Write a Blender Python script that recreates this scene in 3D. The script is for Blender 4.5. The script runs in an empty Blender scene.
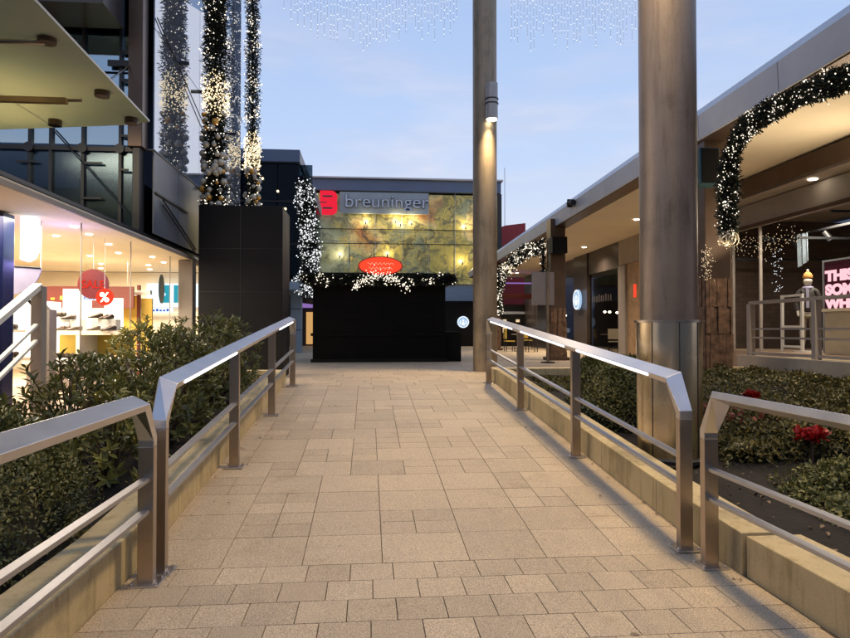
import bpy, math, random
import numpy as np
from mathutils import Vector, Matrix
random.seed(7)
rng = np.random.default_rng(7)
R = math.radians
sc = bpy.context.scene
COL = sc.collection
PI = math.pi

# ------------------------------------------------------------------ camera
cd = bpy.data.cameras.new('camera'); cam = bpy.data.objects.new('camera', cd); COL.objects.link(cam)
cd.sensor_width = 36; cd.lens = 36 * 640 / 850; cd.clip_start = .05; cd.clip_end = 2000
cam.location = (0, 0, 1.45)
cam.rotation_euler = (R(90) + math.atan(11 / 640), 0, -math.atan(57 / 640))
sc.camera = cam
# ------------------------------------------------------------------ render settings
sc.render.engine = 'CYCLES'
sc.cycles.use_denoising = True
try: sc.cycles.denoiser = 'OPENIMAGEDENOISE'
except Exception: pass
sc.cycles.max_bounces = 8; sc.cycles.diffuse_bounces = 3; sc.cycles.glossy_bounces = 4
sc.cycles.transparent_max_bounces = 12; sc.cycles.sample_clamp_indirect = 4; sc.cycles.sample_clamp_direct = 0
sc.cycles.caustics_reflective = False; sc.cycles.caustics_refractive = False
sc.view_settings.view_transform = 'Standard'; sc.view_settings.look = 'None'
sc.view_settings.gamma = 1; sc.view_settings.exposure = 0.22
try: sc.view_settings.use_curve_mapping = False
except Exception: pass

# ------------------------------------------------------------------ node helpers
class N:
    def __init__(s, nt): s.nt = nt
    def n(s, t, **kw):
        x = s.nt.nodes.new(t)
        for k, v in kw.items():
            if k == 'ins':
                for a, b in v.items():
                    if isinstance(b, bpy.types.NodeSocket): s.nt.links.new(b, x.inputs[a])
                    else: x.inputs[a].default_value = b
            else: setattr(x, k, v)
        return x
    def l(s, a, b): s.nt.links.new(a, b)
    def noise(s, vec, scale, detail=4, rough=.55, out='Fac'):
        x = s.n('ShaderNodeTexNoise', ins={'Vector': vec, 'Scale': scale, 'Detail': detail, 'Roughness': rough}); return x.outputs[out]
    def ramp(s, fac, stops, interp='LINEAR'):
        x = s.n('ShaderNodeValToRGB', ins={'Fac': fac}); e = x.color_ramp.elements; x.color_ramp.interpolation = interp
        while len(e) < len(stops): e.new(.5)
        for i, (p, c) in enumerate(stops):
            e[i].position = p; e[i].color = tuple(c) + (1,) if len(c) == 3 else c
        return x.outputs['Color']
    def math(s, op, a, b=None, c=None):
        x = s.n('ShaderNodeMath', operation=op)
        for i, v in enumerate((a, b, c)):
            if v is None: continue
            if isinstance(v, bpy.types.NodeSocket): s.l(v, x.inputs[i])
            else: x.inputs[i].default_value = v
        return x.outputs[0]
    def mix(s, fac, a, b, typ='MIX'):
        x = s.n('ShaderNodeMix', data_type='RGBA', blend_type=typ)
        for i, v in ((0, fac), (6, a), (7, b)):
            if isinstance(v, bpy.types.NodeSocket): s.l(v, x.inputs[i])
            else: x.inputs[i].default_value = v if i == 0 else (tuple(v) + (1,) if len(v) == 3 else v)
        return x.outputs[2]

# ------------------------------------------------------------------ dusk sky
SUN_EL, SUN_AZ = 3.0, 200.0
w = bpy.data.worlds.new('World'); sc.world = w; w.use_nodes = True
g = N(w.node_tree); w.node_tree.nodes.clear()
tc = g.n('ShaderNodeTexCoord'); sep = g.n('ShaderNodeSeparateXYZ', ins={0: tc.outputs['Generated']})
sky = g.n('ShaderNodeTexSky'); sky.sky_type = 'NISHITA'; sky.sun_disc = False
sky.sun_elevation = R(SUN_EL); sky.sun_rotation = R(SUN_AZ)
grad = g.ramp(sep.outputs['Z'], [(0.0, (.61, .62, .74)), (.10, (.61, .63, .79)), (.27, (.45, .57, .85)), (.55, (.33, .47, .78)), (1.0, (.22, .34, .62))])
mp = g.n('ShaderNodeMapping', ins={'Vector': tc.outputs['Generated'], 'Scale': (1.3, 1.3, 5.5)})
cl = g.noise(mp.outputs[0], 2.6, 6, .55)
clm = g.ramp(cl, [(.42, (0, 0, 0)), (.62, (1, 1, 1))])
low = g.ramp(sep.outputs['Z'], [(0.0, (1, 1, 1)), (.2, (.75, .75, .75)), (.5, (.25, .25, .25))])
cf = g.math('MULTIPLY', clm, low); cf = g.math('MULTIPLY', cf, .68)
ccol = g.ramp(g.noise(mp.outputs[0], 6, 5), [(.3, (.47, .49, .66)), (.7, (.80, .72, .78))])
skyc = g.mix(cf, grad, ccol)
b1 = g.n('ShaderNodeBackground', ins={'Color': skyc, 'Strength': .87})
b2 = g.n('ShaderNodeBackground', ins={'Color': sky.outputs[0], 'Strength': .05})
ad = g.n('ShaderNodeAddShader', ins={0: b1.outputs[0], 1: b2.outputs[0]})
g.n('ShaderNodeOutputWorld', ins={0: ad.outputs[0]})
sl = bpy.data.lights.new('sun', 'SUN'); sl.energy = .12; sl.angle = R(25); sl.color = (1, .85, .72)
so = bpy.data.objects.new('sun', sl); COL.objects.link(so); so.rotation_euler = (R(90 - 14), 0, R(180 - SUN_AZ + 180)); so.location = (0, -20, 20)

# ------------------------------------------------------------------ materials
def newmat(name):
    m = bpy.data.materials.new(name); m.use_nodes = True; m.node_tree.nodes.clear()
    return m, N(m.node_tree)
def out(gn, s): gn.n('ShaderNodeOutputMaterial', ins={0: s})
def pm(name, col, rough=.6, metal=0., var=.12, scale=6., bump=0., bscale=60., spec=.5, coat=0., island=0., alpha=None, rvar=.1, aniso=0.):
    m, q = newmat(name); t = q.n('ShaderNodeTexCoord').outputs['Object']
    f = q.noise(t, scale, 5, .6)
    dark = [c * (1 - var) for c in col]; lite = [min(1, c * (1 + var)) for c in col]
    c = q.ramp(f, [(.3, dark), (.7, lite)])
    if island:
        ri = q.n('ShaderNodeNewGeometry').outputs['Random Per Island']
        k = q.math('MULTIPLY_ADD', ri, 2 * island, 1 - island)
        cc = q.n('ShaderNodeVectorMath', operation='SCALE', ins={0: c}); q.l(k, cc.inputs['Scale']); c = cc.outputs[0]
    r = q.math('MULTIPLY_ADD', f, rvar, rough - rvar / 2)
    b = q.n('ShaderNodeBsdfPrincipled', ins={'Base Color': c, 'Roughness': r, 'Metallic': metal, 'Specular IOR Level': spec, 'Coat Weight': coat})
    if aniso: b.inputs['Anisotropic'].default_value = aniso
    if bump:
        bp = q.n('ShaderNodeBump', ins={'Height': q.noise(t, bscale, 4, .6), 'Strength': bump, 'Distance': .01}); q.l(bp.outputs[0], b.inputs['Normal'])
    out(q, b.outputs[0]); return m
def emat(name, col, st, sample=False):
    m, q = newmat(name); e = q.n('ShaderNodeEmission', ins={'Color': tuple(col) + (1,), 'Strength': st}); out(q, e.outputs[0])
    if not sample: m.cycles.emission_sampling = 'NONE'
    return m
def glassmat(name, tint=(.9, .95, .95), refl=.1, rough=.02, fres=1.35, gcol=(1, 1, 1)):
    m, q = newmat(name)
    tr = q.n('ShaderNodeBsdfTransparent', ins={'Color': tuple(tint) + (1,)})
    gl = q.n('ShaderNodeBsdfGlossy', ins={'Color': tuple(gcol) + (1,), 'Roughness': rough})
    fc = q.n('ShaderNodeLayerWeight', ins={'Blend': .5}).outputs['Facing']
    k = q.math('MINIMUM', q.math('MULTIPLY_ADD', q.math('POWER', fc, 4.0), (fres - 1) * 1.2, refl), .95)
    mx = q.n('ShaderNodeMixShader', ins={0: k, 1: tr.outputs[0], 2: gl.outputs[0]}); out(q, mx.outputs[0]); return m

def paving_mat(name, base, dark=.8):
    m, q = newmat(name); t = q.n('ShaderNodeTexCoord').outputs['Object']
    geo = q.n('ShaderNodeNewGeometry'); ri = geo.outputs['Random Per Island']
    fine = q.noise(t, 170, 2, .8); big = q.noise(t, .7, 4, .6); mid = q.noise(t, 9, 4, .6)
    c = q.ramp(fine, [(.34, [x * .42 for x in base]), (.5, base), (.66, [min(1, x * 1.6) for x in base])])
    k = q.math('MULTIPLY_ADD', ri, .2, .88)
    k = q.math('MULTIPLY', k, q.math('MULTIPLY_ADD', big, .3, .85))
    k = q.math('MULTIPLY', k, q.math('MULTIPLY_ADD', mid, .24, .88))
    sp = q.ramp(q.noise(t, 2.3, 5, .6), [(.58, (1, 1, 1)), (.78, (.80, .76, .71))])
    gm = q.n('ShaderNodeTexVoronoi', ins={'Vector': t, 'Scale': 2.1}); gs = q.ramp(gm.outputs['Distance'], [(.035, (.45, .42, .40)), (.06, (1, 1, 1))])
    sp = q.mix(1.0, sp, gs, 'MULTIPLY')
    cc = q.n('ShaderNodeVectorMath', operation='SCALE', ins={0: c}); q.l(k, cc.inputs['Scale'])
    c2 = q.mix(1.0, cc.outputs[0], sp, 'MULTIPLY')
    bp = q.n('ShaderNodeBump', ins={'Height': fine, 'Strength': .35, 'Distance': .004})
    rg = q.math('MULTIPLY_ADD', mid, .25, .5)
    b = q.n('ShaderNodeBsdfPrincipled', ins={'Base Color': c2, 'Roughness': rg, 'Normal': bp.outputs[0], 'Specular IOR Level': .4})
    out(q, b.outputs[0]); return m

def grime(name, base, scale=1.0, rough=.82, metal=0.):
    m, q = newmat(name); t = q.n('ShaderNodeTexCoord').outputs['Object']; ri = q.n('ShaderNodeNewGeometry').outputs['Random Per Island']
    fine = q.noise(t, 140, 2, .8); big = q.noise(t, 1.6 * scale, 6, .65)
    mpn = q.n('ShaderNodeMapping', ins={'Vector': t, 'Scale': (9, 9, .9)}); drip = q.noise(mpn.outputs[0], 1.6, 4, .6)
    c = q.ramp(big, [(.32, [x * .62 for x in base]), (.5, base), (.7, [min(1, x * 1.14) for x in base])])
    c = q.mix(1.0, c, q.ramp(drip, [(.52, (1, 1, 1)), (.70, (.74, .70, .64))]), 'MULTIPLY')
    c = q.mix(1.0, c, q.ramp(fine, [(.3, (.78, .78, .78)), (.6, (1, 1, 1))]), 'MULTIPLY')
    k = q.math('MULTIPLY_ADD', ri, .16, .92); cc = q.n('ShaderNodeVectorMath', operation='SCALE', ins={0: c}); q.l(k, cc.inputs['Scale'])
    bp = q.n('ShaderNodeBump', ins={'Height': fine, 'Strength': .3, 'Distance': .004})
    out(q, q.n('ShaderNodeBsdfPrincipled', ins={'Base Color': cc.outputs[0], 'Roughness': rough, 'Metallic': metal, 'Normal': bp.outputs[0]}).outputs[0]); return m

def leafmat(name, col, rough=.38, var=.45, transl=.15):
    m, q = newmat(name); geo = q.n('ShaderNodeNewGeometry'); ri = geo.outputs['Random Per Island']
    c = q.ramp(ri, [(0, [x * (1 - var) for x in col]), (.6, col), (1, [col[0] * (1 + var * 1.6), col[1] * (1 + var), col[2] * (1 + .3 * var)])])
    b = q.n('ShaderNodeBsdfPrincipled', ins={'Base Color': c, 'Roughness': rough, 'Specular IOR Level': .5})
    tr = q.n('ShaderNodeBsdfTranslucent', ins={'Color': c})
    mx = q.n('ShaderNodeMixShader', ins={0: transl, 1: b.outputs[0], 2: tr.outputs[0]}); out(q, mx.outputs[0]); return m

def floral_mat(name):
    m, q = newmat(name); t = q.n('ShaderNodeTexCoord').outputs['Object']
    dn = q.n('ShaderNodeTexNoise', ins={'Vector': t, 'Scale': .8, 'Detail': 5})
    wv = q.n('ShaderNodeVectorMath', operation='MULTIPLY_ADD', ins={0: dn.outputs['Color'], 1: (2.6, 1, 2.6), 2: t})
    base = q.ramp(q.noise(wv.outputs[0], .42, 5), [(.3, (.09, .11, .06)), (.42, (.27, .22, .05)), (.5, (.34, .28, .075)), (.57, (.15, .16, .09)), (.66, (.22, .24, .16)), (.8, (.10, .10, .07))])
    vo = q.n('ShaderNodeTexVoronoi', ins={'Vector': wv.outputs[0], 'Scale': .33}); 
    pet = q.ramp(vo.outputs['Distance'], [(.0, (.30, .09, .04)), (.18, (.36, .20, .06)), (.34, (.42, .34, .15)), (.45, (.32, .27, .09))])
    pm_ = q.ramp(vo.outputs['Distance'], [(.40, (1, 1, 1)), (.52, (0, 0, 0))])
    sel = q.ramp(q.n('ShaderNodeSeparateColor', ins={0: vo.outputs['Color']}).outputs[0], [(.42, (0, 0, 0)), (.5, (1, 1, 1))])
    c = q.mix(q.math('MULTIPLY', pm_, sel), base, pet)
    for sc_, w_, k_ in ((.42, .012, .65), (.9, .014, .45)):
        nz = q.noise(wv.outputs[0], sc_, 2, .5); d_ = q.math('ABSOLUTE', q.math('SUBTRACT', nz, .5))
        vm = q.ramp(d_, [(w_, (1, 1, 1)), (w_ * 2, (0, 0, 0))]); c = q.mix(q.math('MULTIPLY', vm, k_), c, (.03, .03, .025))
    blot = q.ramp(q.noise(wv.outputs[0], 1.4, 8, .8), [(.50, (0, 0, 0)), (.58, (1, 1, 1))])
    c = q.mix(q.math('MULTIPLY', blot, .55), c, (.05, .06, .045))
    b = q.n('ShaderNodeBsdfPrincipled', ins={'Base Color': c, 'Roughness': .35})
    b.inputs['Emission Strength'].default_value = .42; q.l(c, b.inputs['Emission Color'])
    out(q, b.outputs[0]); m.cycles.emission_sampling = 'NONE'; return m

def steel(name, col, rough, var=.06):
    m, q = newmat(name); t = q.n('ShaderNodeTexCoord').outputs['Object']
    mpn = q.n('ShaderNodeMapping', ins={'Vector': t, 'Scale': (60, 60, 3)})
    f = q.noise(mpn.outputs[0], 5, 3); f2 = q.noise(t, 3.5, 4)
    c = q.ramp(f2, [(.3, [x * (1 - var) for x in col]), (.7, [x * (1 + var) for x in col])])
    r = q.math('ADD', q.math('MULTIPLY_ADD', f, .08, rough - .04), q.math('MULTIPLY', f2, .12))
    bp = q.n('ShaderNodeBump', ins={'Height': f, 'Strength': .05, 'Distance': .002})
    b = q.n('ShaderNodeBsdfPrincipled', ins={'Base Color': c, 'Metallic': 1.0, 'Roughness': r, 'Normal': bp.outputs[0]}); out(q, b.outputs[0]); return m

M = dict(
    pave=paving_mat('granite_paving', (.49, .385, .265)), joint=pm('paving_joint', (.13, .10, .07), .95, var=.3, scale=20),
    kerb=grime('kerb_stone', (.56, .45, .26)), soil=pm('dark_soil', (.011, .008, .006), .95, var=.6, scale=14, bump=1, bscale=25),
    litter=pm('dry_litter', (.16, .11, .07), .9, island=.6, var=.2), wall=pm('cream_render', (.42, .36, .28), .8, var=.12, scale=2, bump=.2),
    rail=steel('brushed_steel', (.44, .37, .31), .27), midrail=steel('brushed_mid_rail', (.42, .41, .42), .42), railtop=steel('satin_steel', (.60, .57, .56), .27), sleeve=steel('polished_sleeve', (.68, .57, .40), .19),
    column=grime('bronze_painted_column', (.26, .205, .165), .8, .40, .45), column2=grime('warm_painted_column', (.30, .24, .165), .8, .42, .45),
    fascia=pm('aluminium_fascia', (.56, .55, .55), .5, .3, var=.07, scale=1.5), brown=pm('brown_metal', (.095, .062, .045), .36, .5, var=.2, scale=2),
    soffit=pm('cream_soffit', (.72, .63, .48), .75, var=.05, scale=.8), beam=pm('taupe_beam', (.33, .29, .26), .6, var=.12, scale=1),
    dark=pm('dark_frame', (.018, .019, .022), .4, .2, var=.2), black=pm('matt_black_panel', (.0045, .004, .004), .55, var=.5, scale=1.1, spec=.22, rvar=.4),
    kiosk=pm('black_slat_shutter', (.0035, .003, .003), .6, var=.3, scale=3, spec=.12), navy=pm('navy_pillar', (.004, .010, .07), .35, var=.1),
    white=pm('white_paint', (.78, .77, .74), .45, var=.04), cream=pm('warm_white_interior', (.78, .70, .55), .7, var=.05, scale=1),
    floorin=pm('shop_floor', (.45, .33, .24), .35, var=.1), wood=pm('light_timber_panel', (.42, .27, .15), .5, var=.25, scale=3),
    stone=pm('rust_slate_cladding', (.15, .085, .05), .55, var=.6, scale=9, bump=.8, bscale=14), cladding=pm('dark_stone_panel', (.045, .035, .032), .35, var=.25, scale=4),
    bluegrey=pm('bluegrey_parapet', (.11, .15, .23), .5, var=.08, scale=.5), red=pm('red_panel', (.35, .02, .025), .5, var=.15),
    redgloss=pm('red_plastic', (.55, .01, .015), .35, var=.1), brick=pm('dark_brick', (.05, .035, .03), .8, var=.4, scale=8),
    grey=pm('grey_panel', (.30, .33, .38), .5, var=.08, scale=1), bluelit=pm('bluegrey_column', (.30, .36, .42), .5, var=.08),
    shoe=pm('brown_leather', (.035, .02, .014), .5, var=.3, island=.5), orange=pm('orange_wool', (.62, .28, .08), .85, var=.2, scale=30), skin=pm('mannequin_white', (.62, .58, .52), .5, var=.05),
    jacket=pm('charcoal_jacket', (.06, .055, .055), .8, var=.25, scale=20), trouser=pm('taupe_trousers', (.26, .22, .17), .8, var=.15, scale=20), 
    yellow=pm('mustard_panel', (.62, .42, .06), .6, var=.08), maroon=pm('maroon_panel', (.16, .03, .02), .6, var=.1),
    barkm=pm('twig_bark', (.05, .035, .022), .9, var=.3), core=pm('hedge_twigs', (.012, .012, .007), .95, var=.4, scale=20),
    rhodo=leafmat('glossy_shrub_leaf', (.12, .135, .045), .34), rhodo2=leafmat('pale_shrub_leaf', (.19, .20, .055), .36), hedge=leafmat('hedge_leaf', (.14, .15, .052), .5), hedge2=leafmat('ground_hedge_leaf', (.13, .12, .038), .5, .6),
    fir=leafmat('fir_needle', (.014, .020, .010), .6, transl=.05), redleaf=leafmat('red_bract', (.38, .010, .010), .5, .3), dryleaf=leafmat('reddish_leaf', (.20, .05, .03), .6),
    gold=pm('gold_bauble', (.85, .42, .08), .3, .55, var=.05), silver=pm('champagne_bauble', (.62, .55, .42), .35, .25, var=.05),
    fairy=emat('fairy_bulb', (1, .88, .70), 1.8), fairyw=emat('cool_fairy_bulb', (.95, .97, 1), 1.5), fairyg=emat('golden_bulb', (1, .76, .44), 2.1),
    led=emat('led_strip', (.95, .97, 1), 2.6, True), down=emat('downlight_lens', (1, .86, .62), 14), lampe=emat('lamp_lens', (1, .86, .6), 16),
    litwhite=emat('backlit_white', (1, .87, .66), 2.6, True), litblue=emat('backlit_blue_white', (.70, .80, 1), 2.2), signblue=emat('screen_white_blue', (.75, .88, 1), 1.3),
    teal=emat('screen_teal', (.03, .35, .45), 1), blue=emat('screen_blue', (.03, .10, .55), 1), redglow=emat('red_neon_face', (1, .07, .03), .95), redglow2=emat('red_neon_lettering', (1, .35, .20), 1.2),
    pink=emat('pink_lettering', (1, .50, .56), 1.15), pinkdark=pm('plum_screen', (.09, .012, .035), .3, var=.1), redletter=emat('red_lettering', (.85, .05, .03), .9), disc=pm('dark_red_disc', (.13, .004, .006), .4, var=.1),
    logored=emat('red_logo', (.85, .02, .05), .85), letterlit=pm('pale_letter', (.55, .60, .66), .4), letterdark=pm('letter_return', (.05, .055, .065), .5), emblem=emat('emblem_disc', (.40, .58, .85), .85), emblemw=emat('emblem_white', (.92, .97, 1), 1.0),
    orangelit=emat('warm_lit_interior', (1, .55, .2), .55), purple=emat('purple_glow', (.45, .25, .75), .5), glowwarm=emat('lit_shop_window', (1, .72, .42), .8),
    glass=glassmat('shop_glass', (.985, .99, .985), .0, .01, 1.10), dglass=glassmat('dark_tinted_glass', (.22, .28, .32), .05, .015, 1.4, (.7, .85, 1)), bglass=glassmat('bluish_facade_glass', (.45, .58, .68), .34, .015, 1.25, (.62, .85, 1)), dglass2=glassmat('lower_facade_glass', (.40, .50, .56), .10, .18, 1.2, (.6, .8, 1)), mglass=glassmat('mirror_glass', (.30, .34, .40), .34, .012, 1.35, (.80, .86, .96)), dimglass=glassmat('dim_cafe_glass', (.75, .75, .75), .0, .015, 1.12), greypane=pm('painted_grey_pane', (.12, .14, .17), .35, var=.1, scale=1.5),
    floral=floral_mat('floral_print'), signgrey=pm('sign_grey_green', (.30, .35, .37), .35, var=.12, scale=.8), palecloth=pm('pale_blue_cloth', (.30, .38, .46), .8), net=pm('white_net', (.40, .38, .55), .7), bulbglass=pm('grey_lamp_body', (.35, .34, .33), .4, .4),
)
def canopy_glass():
    m, q = newmat('greenish_canopy_glass'); t = q.n('ShaderNodeTexCoord').outputs['Object']
    c = q.ramp(q.noise(t, .9, 3), [(.3, (.62, .66, .50)), (.7, (.78, .74, .54))])
    d = q.n('ShaderNodeBsdfDiffuse', ins={'Color': c}); tl = q.n('ShaderNodeBsdfTranslucent', ins={'Color': c})
    tr = q.n('ShaderNodeBsdfTransparent', ins={'Color': (.72, .80, .70, 1)}); gl = q.n('ShaderNodeBsdfGlossy', ins={'Roughness': .05})
    a = q.n('ShaderNodeMixShader', ins={0: .6, 1: d.outputs[0], 2: tl.outputs[0]})
    b = q.n('ShaderNodeMixShader', ins={0: .22, 1: a.outputs[0], 2: tr.outputs[0]})
    fr = q.n('ShaderNodeFresnel', ins={'IOR': 1.45}).outputs[0]
    out(q, q.n('ShaderNodeMixShader', ins={0: fr, 1: b.outputs[0], 2: gl.outputs[0]}).outputs[0]); return m
M['cglass'] = canopy_glass()
def veil_glass():
    m, q = newmat('hazed_mirror_glass'); tr = q.n('ShaderNodeBsdfTransparent', ins={'Color': (.35, .40, .48, 1)}); gl = q.n('ShaderNodeBsdfGlossy', ins={'Color': (.86, .92, 1, 1), 'Roughness': .012})
    df = q.n('ShaderNodeBsdfDiffuse', ins={'Color': (.55, .60, .68, 1)}); fc = q.n('ShaderNodeLayerWeight', ins={'Blend': .5}).outputs['Facing']
    a = q.n('ShaderNodeMixShader', ins={0: .22, 1: tr.outputs[0], 2: df.outputs[0]})  # pale diffuse share paints a sky-lit haze over the panes
    k = q.math('MULTIPLY_ADD', q.math('POWER', fc, 4.0), .38, .28); out(q, q.n('ShaderNodeMixShader', ins={0: k, 1: a.outputs[0], 2: gl.outputs[0]}).outputs[0]); return m
M['mglass'] = veil_glass()
def slab_brick():
    m, q = newmat('brick_wall_inside'); t = q.n('ShaderNodeTexCoord').outputs['Object']
    sx_ = q.n('ShaderNodeSeparateXYZ', ins={0: t}); mpn = q.n('ShaderNodeCombineXYZ', ins={0: q.math('ADD', sx_.outputs[0], sx_.outputs[1]), 1: sx_.outputs[2]})
    b = q.n('ShaderNodeTexBrick', ins={'Vector': mpn.outputs[0], 'Color1': (.10, .07, .055, 1), 'Color2': (.07, .05, .04, 1), 'Mortar': (.05, .038, .032, 1), 'Scale': 2.2, 'Mortar Size': .012})
    out(q, q.n('ShaderNodeBsdfPrincipled', ins={'Base Color': b.outputs[0], 'Roughness': .8}).outputs[0]); return m
M['bricks'] = slab_brick()

# ------------------------------------------------------------------ mesh helpers
def link(o): COL.objects.link(o); return o
def tag(o, label=None, cat=None, group=None, kind=None):
    if label: o['label'] = label
    if cat: o['category'] = cat
    if group: o['group'] = group
    if kind: o['kind'] = kind
    return o
def thing(name, label, cat, loc=(0, 0, 0), group=None):
    o = bpy.data.objects.new(name, None); o.location = loc; o.empty_display_size = .2; link(o); return tag(o, label, cat, group)
class MB:
    def __init__(s): s.v = []; s.f = []
    def add(s, vs, fs):
        k = len(s.v); s.v += [tuple(p) for p in vs]; s.f += [tuple(i + k for i in f) for f in fs]; return s
    def box(s, x0, x1, y0, y1, z0, z1):
        return s.add([(x0, y0, z0), (x1, y0, z0), (x1, y1, z0), (x0, y1, z0), (x0, y0, z1), (x1, y0, z1), (x1, y1, z1), (x0, y1, z1)],
                     [(0, 3, 2, 1), (4, 5, 6, 7), (0, 1, 5, 4), (1, 2, 6, 5), (2, 3, 7, 6), (3, 0, 4, 7)])
    def bar(s, p, q, w, h, up=(0, 0, 1)):
        p, q, up = Vector(p), Vector(q), Vector(up); d = (q - p).normalized(); a = d.cross(up).normalized(); b = a.cross(d).normalized()
        vs = [c + a * sx * w / 2 + b * sz * h / 2 for c in (p, q) for sx, sz in ((-1, -1), (1, -1), (1, 1), (-1, 1))]
        return s.add(vs, [(0, 3, 2, 1), (4, 5, 6, 7), (0, 1, 5, 4), (1, 2, 6, 5), (2, 3, 7, 6), (3, 0, 4, 7)])
    def sweep(s, pts, w, h, side=(1, 0, 0)):
        # rectangular profile swept along pts (all in a plane perpendicular to side), mitred
        side = Vector(side); P = [Vector(p) for p in pts]; rings = []
        for i, p in enumerate(P):
            d0 = (P[i] - P[i - 1]).normalized() if i else (P[1] - P[0]).normalized()
            d1 = (P[i + 1] - P[i]).normalized() if i < len(P) - 1 else d0
            t = (d0 + d1).normalized(); n = side.cross(t).normalized(); k = 1 / max(.35, n.dot(side.cross(d0).normalized()))
            rings.append([p - side * w / 2 - n * h / 2 * k, p + side * w / 2 - n * h / 2 * k, p + side * w / 2 + n * h / 2 * k, p - side * w / 2 + n * h / 2 * k])
        vs = [v for r in rings for v in r]; fs = [(3, 2, 1, 0)]
        for i in range(len(P) - 1):
            for j in range(4): a = i * 4 + j; b = i * 4 + (j + 1) % 4; fs.append((a, b, b + 4, a + 4))
        n = 4 * (len(P) - 1); fs.append((n, n + 1, n + 2, n + 3)); return s.add(vs, fs)
    def sweepx(s, pts, prof, X):
        # prof: (x offset, normal offset) loop swept along pts = (y, z) in the plane X, mitred
        P = [Vector((0, y, z)) for y, z in pts]; m = 4; rings = []
        for i, p in enumerate(P):
            d0 = (P[i] - P[i - 1]).normalized() if i else (P[1] - P[0]).normalized()
            d1 = (P[i + 1] - P[i]).normalized() if i < len(P) - 1 else d0
            t = (d0 + d1).normalized(); nn = Vector((0, -t.z, t.y)); n0 = Vector((0, -d0.z, d0.y)); k = 1 / max(.4, nn.dot(n0))
            rings += [Vector((X + a, p.y, p.z)) + nn * b * k for a, b in (prof[i] if isinstance(prof, list) and isinstance(prof[0], list) else prof)]
        fs = [tuple(range(m)), tuple(range(m * (len(P) - 1), m * len(P)))]
        for i in range(len(P) - 1):
            for j in range(m): a = i * m + j; b = i * m + (j + 1) % m; fs.append((a, b, b + m, a + m))
        return s.add(rings, fs)
    def cyl(s, p, q, r, n=16, r2=None, cap=True):
        p, q = Vector(p), Vector(q); d = (q - p).normalized(); a = d.orthogonal().normalized(); b = d.cross(a); r2 = r if r2 is None else r2
        vs = [c + (a * math.cos(t) + b * math.sin(t)) * rr for c, rr in ((p, r), (q, r2)) for t in [2 * PI * i / n for i in range(n)]]
        fs = [(i, (i + 1) % n, n + (i + 1) % n, n + i) for i in range(n)]
        if cap: fs += [tuple(range(n - 1, -1, -1)), tuple(range(n, 2 * n))]
        return s.add(vs, fs)
    def lathe(s, c, prof, n=24, axis='z'):
        vs = []; 
        for r, z in prof:
            for i in range(n):
                t = 2 * PI * i / n; vs.append((c[0] + r * math.cos(t), c[1] + r * math.sin(t), c[2] + z))
        fs = [(k * n + i, k * n + (i + 1) % n, (k + 1) * n + (i + 1) % n, (k + 1) * n + i) for k in range(len(prof) - 1) for i in range(n)]
        fs += [tuple(range(n - 1, -1, -1)), tuple(range((len(prof) - 1) * n, len(prof) * n))]
        return s.add(vs, fs)
    def ell(s, c, r, n=12, m=8, squash=None):
        vs = [(c[0], c[1], c[2] - r[2])]
        for k in range(1, m):
            ph = -PI / 2 + PI * k / m
            for i in range(n): t = 2 * PI * i / n; vs.append((c[0] + r[0] * math.cos(ph) * math.cos(t), c[1] + r[1] * math.cos(ph) * math.sin(t), c[2] + r[2] * math.sin(ph)))
        vs.append((c[0], c[1], c[2] + r[2])); L = len(vs) - 1; fs = [(0, 1 + (i + 1) % n, 1 + i) for i in range(n)]
        for k in range(m - 2):
            for i in range(n): a = 1 + k * n + i; b = 1 + k * n + (i + 1) % n; fs.append((a, b, b + n, a + n))
        o = 1 + (m - 2) * n; fs += [(o + i, o + (i + 1) % n, L) for i in range(n)]; return s.add(vs, fs)
    def prism(s, pts, ex):
        # pts: planar loop of 3d points; ex: extrusion vector
        n = len(pts); e = Vector(ex); vs = [Vector(p) for p in pts] + [Vector(p) + e for p in pts]
        return s.add(vs, [tuple(range(n - 1, -1, -1)), tuple(range(n, 2 * n))] + [(i, (i + 1) % n, n + (i + 1) % n, n + i) for i in range(n)])
    def build(s, name, mat, parent=None, smooth=False, bevel=0., recalc=True):
        me = bpy.data.meshes.new(name); me.from_pydata(s.v, [], s.f); me.update()
        if recalc:
            import bmesh
            bm = bmesh.new(); bm.from_mesh(me); bmesh.ops.recalc_face_normals(bm, faces=bm.faces); bm.to_mesh(me); bm.free()
        return finish(name, me, mat, parent, smooth, bevel)
def finish(name, me, mat, parent=None, smooth=False, bevel=0.):
    o = bpy.data.objects.new(name, me); me.materials.append(mat); link(o)
    if parent:
        o.parent = parent; l = parent.location; pp = parent
        off = Vector((0, 0, 0))
        while pp: off += pp.location; pp = pp.parent
        me.transform(Matrix.Translation(-off))
    if smooth:
        me.polygons.foreach_set('use_smooth', [True] * len(me.polygons))
        try: me.set_sharp_from_angle(angle=R(40))
        except Exception: pass
    if bevel:
        b = o.modifiers.new('bevel', 'BEVEL'); b.width = bevel; b.segments = 2; b.limit_method = 'ANGLE'
    return o
def struct(o): o['kind'] = 'structure'; return o
def npmesh(name, V, F, mat, parent=None, smooth=False):
    me = bpy.data.meshes.new(name); k = F.shape[1]
    me.vertices.add(len(V)); me.vertices.foreach_set('co', V.astype(np.float32).ravel())
    me.loops.add(F.size); me.loops.foreach_set('vertex_index', F.astype(np.int32).ravel())
    me.polygons.add(len(F)); me.polygons.foreach_set('loop_start', np.arange(0, F.size, k, dtype=np.int32))
    me.update(calc_edges=True)
    return finish(name, me, mat, parent, smooth)
def unit(a): return a / np.maximum(1e-9, np.linalg.norm(a, axis=1, keepdims=True))
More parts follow.
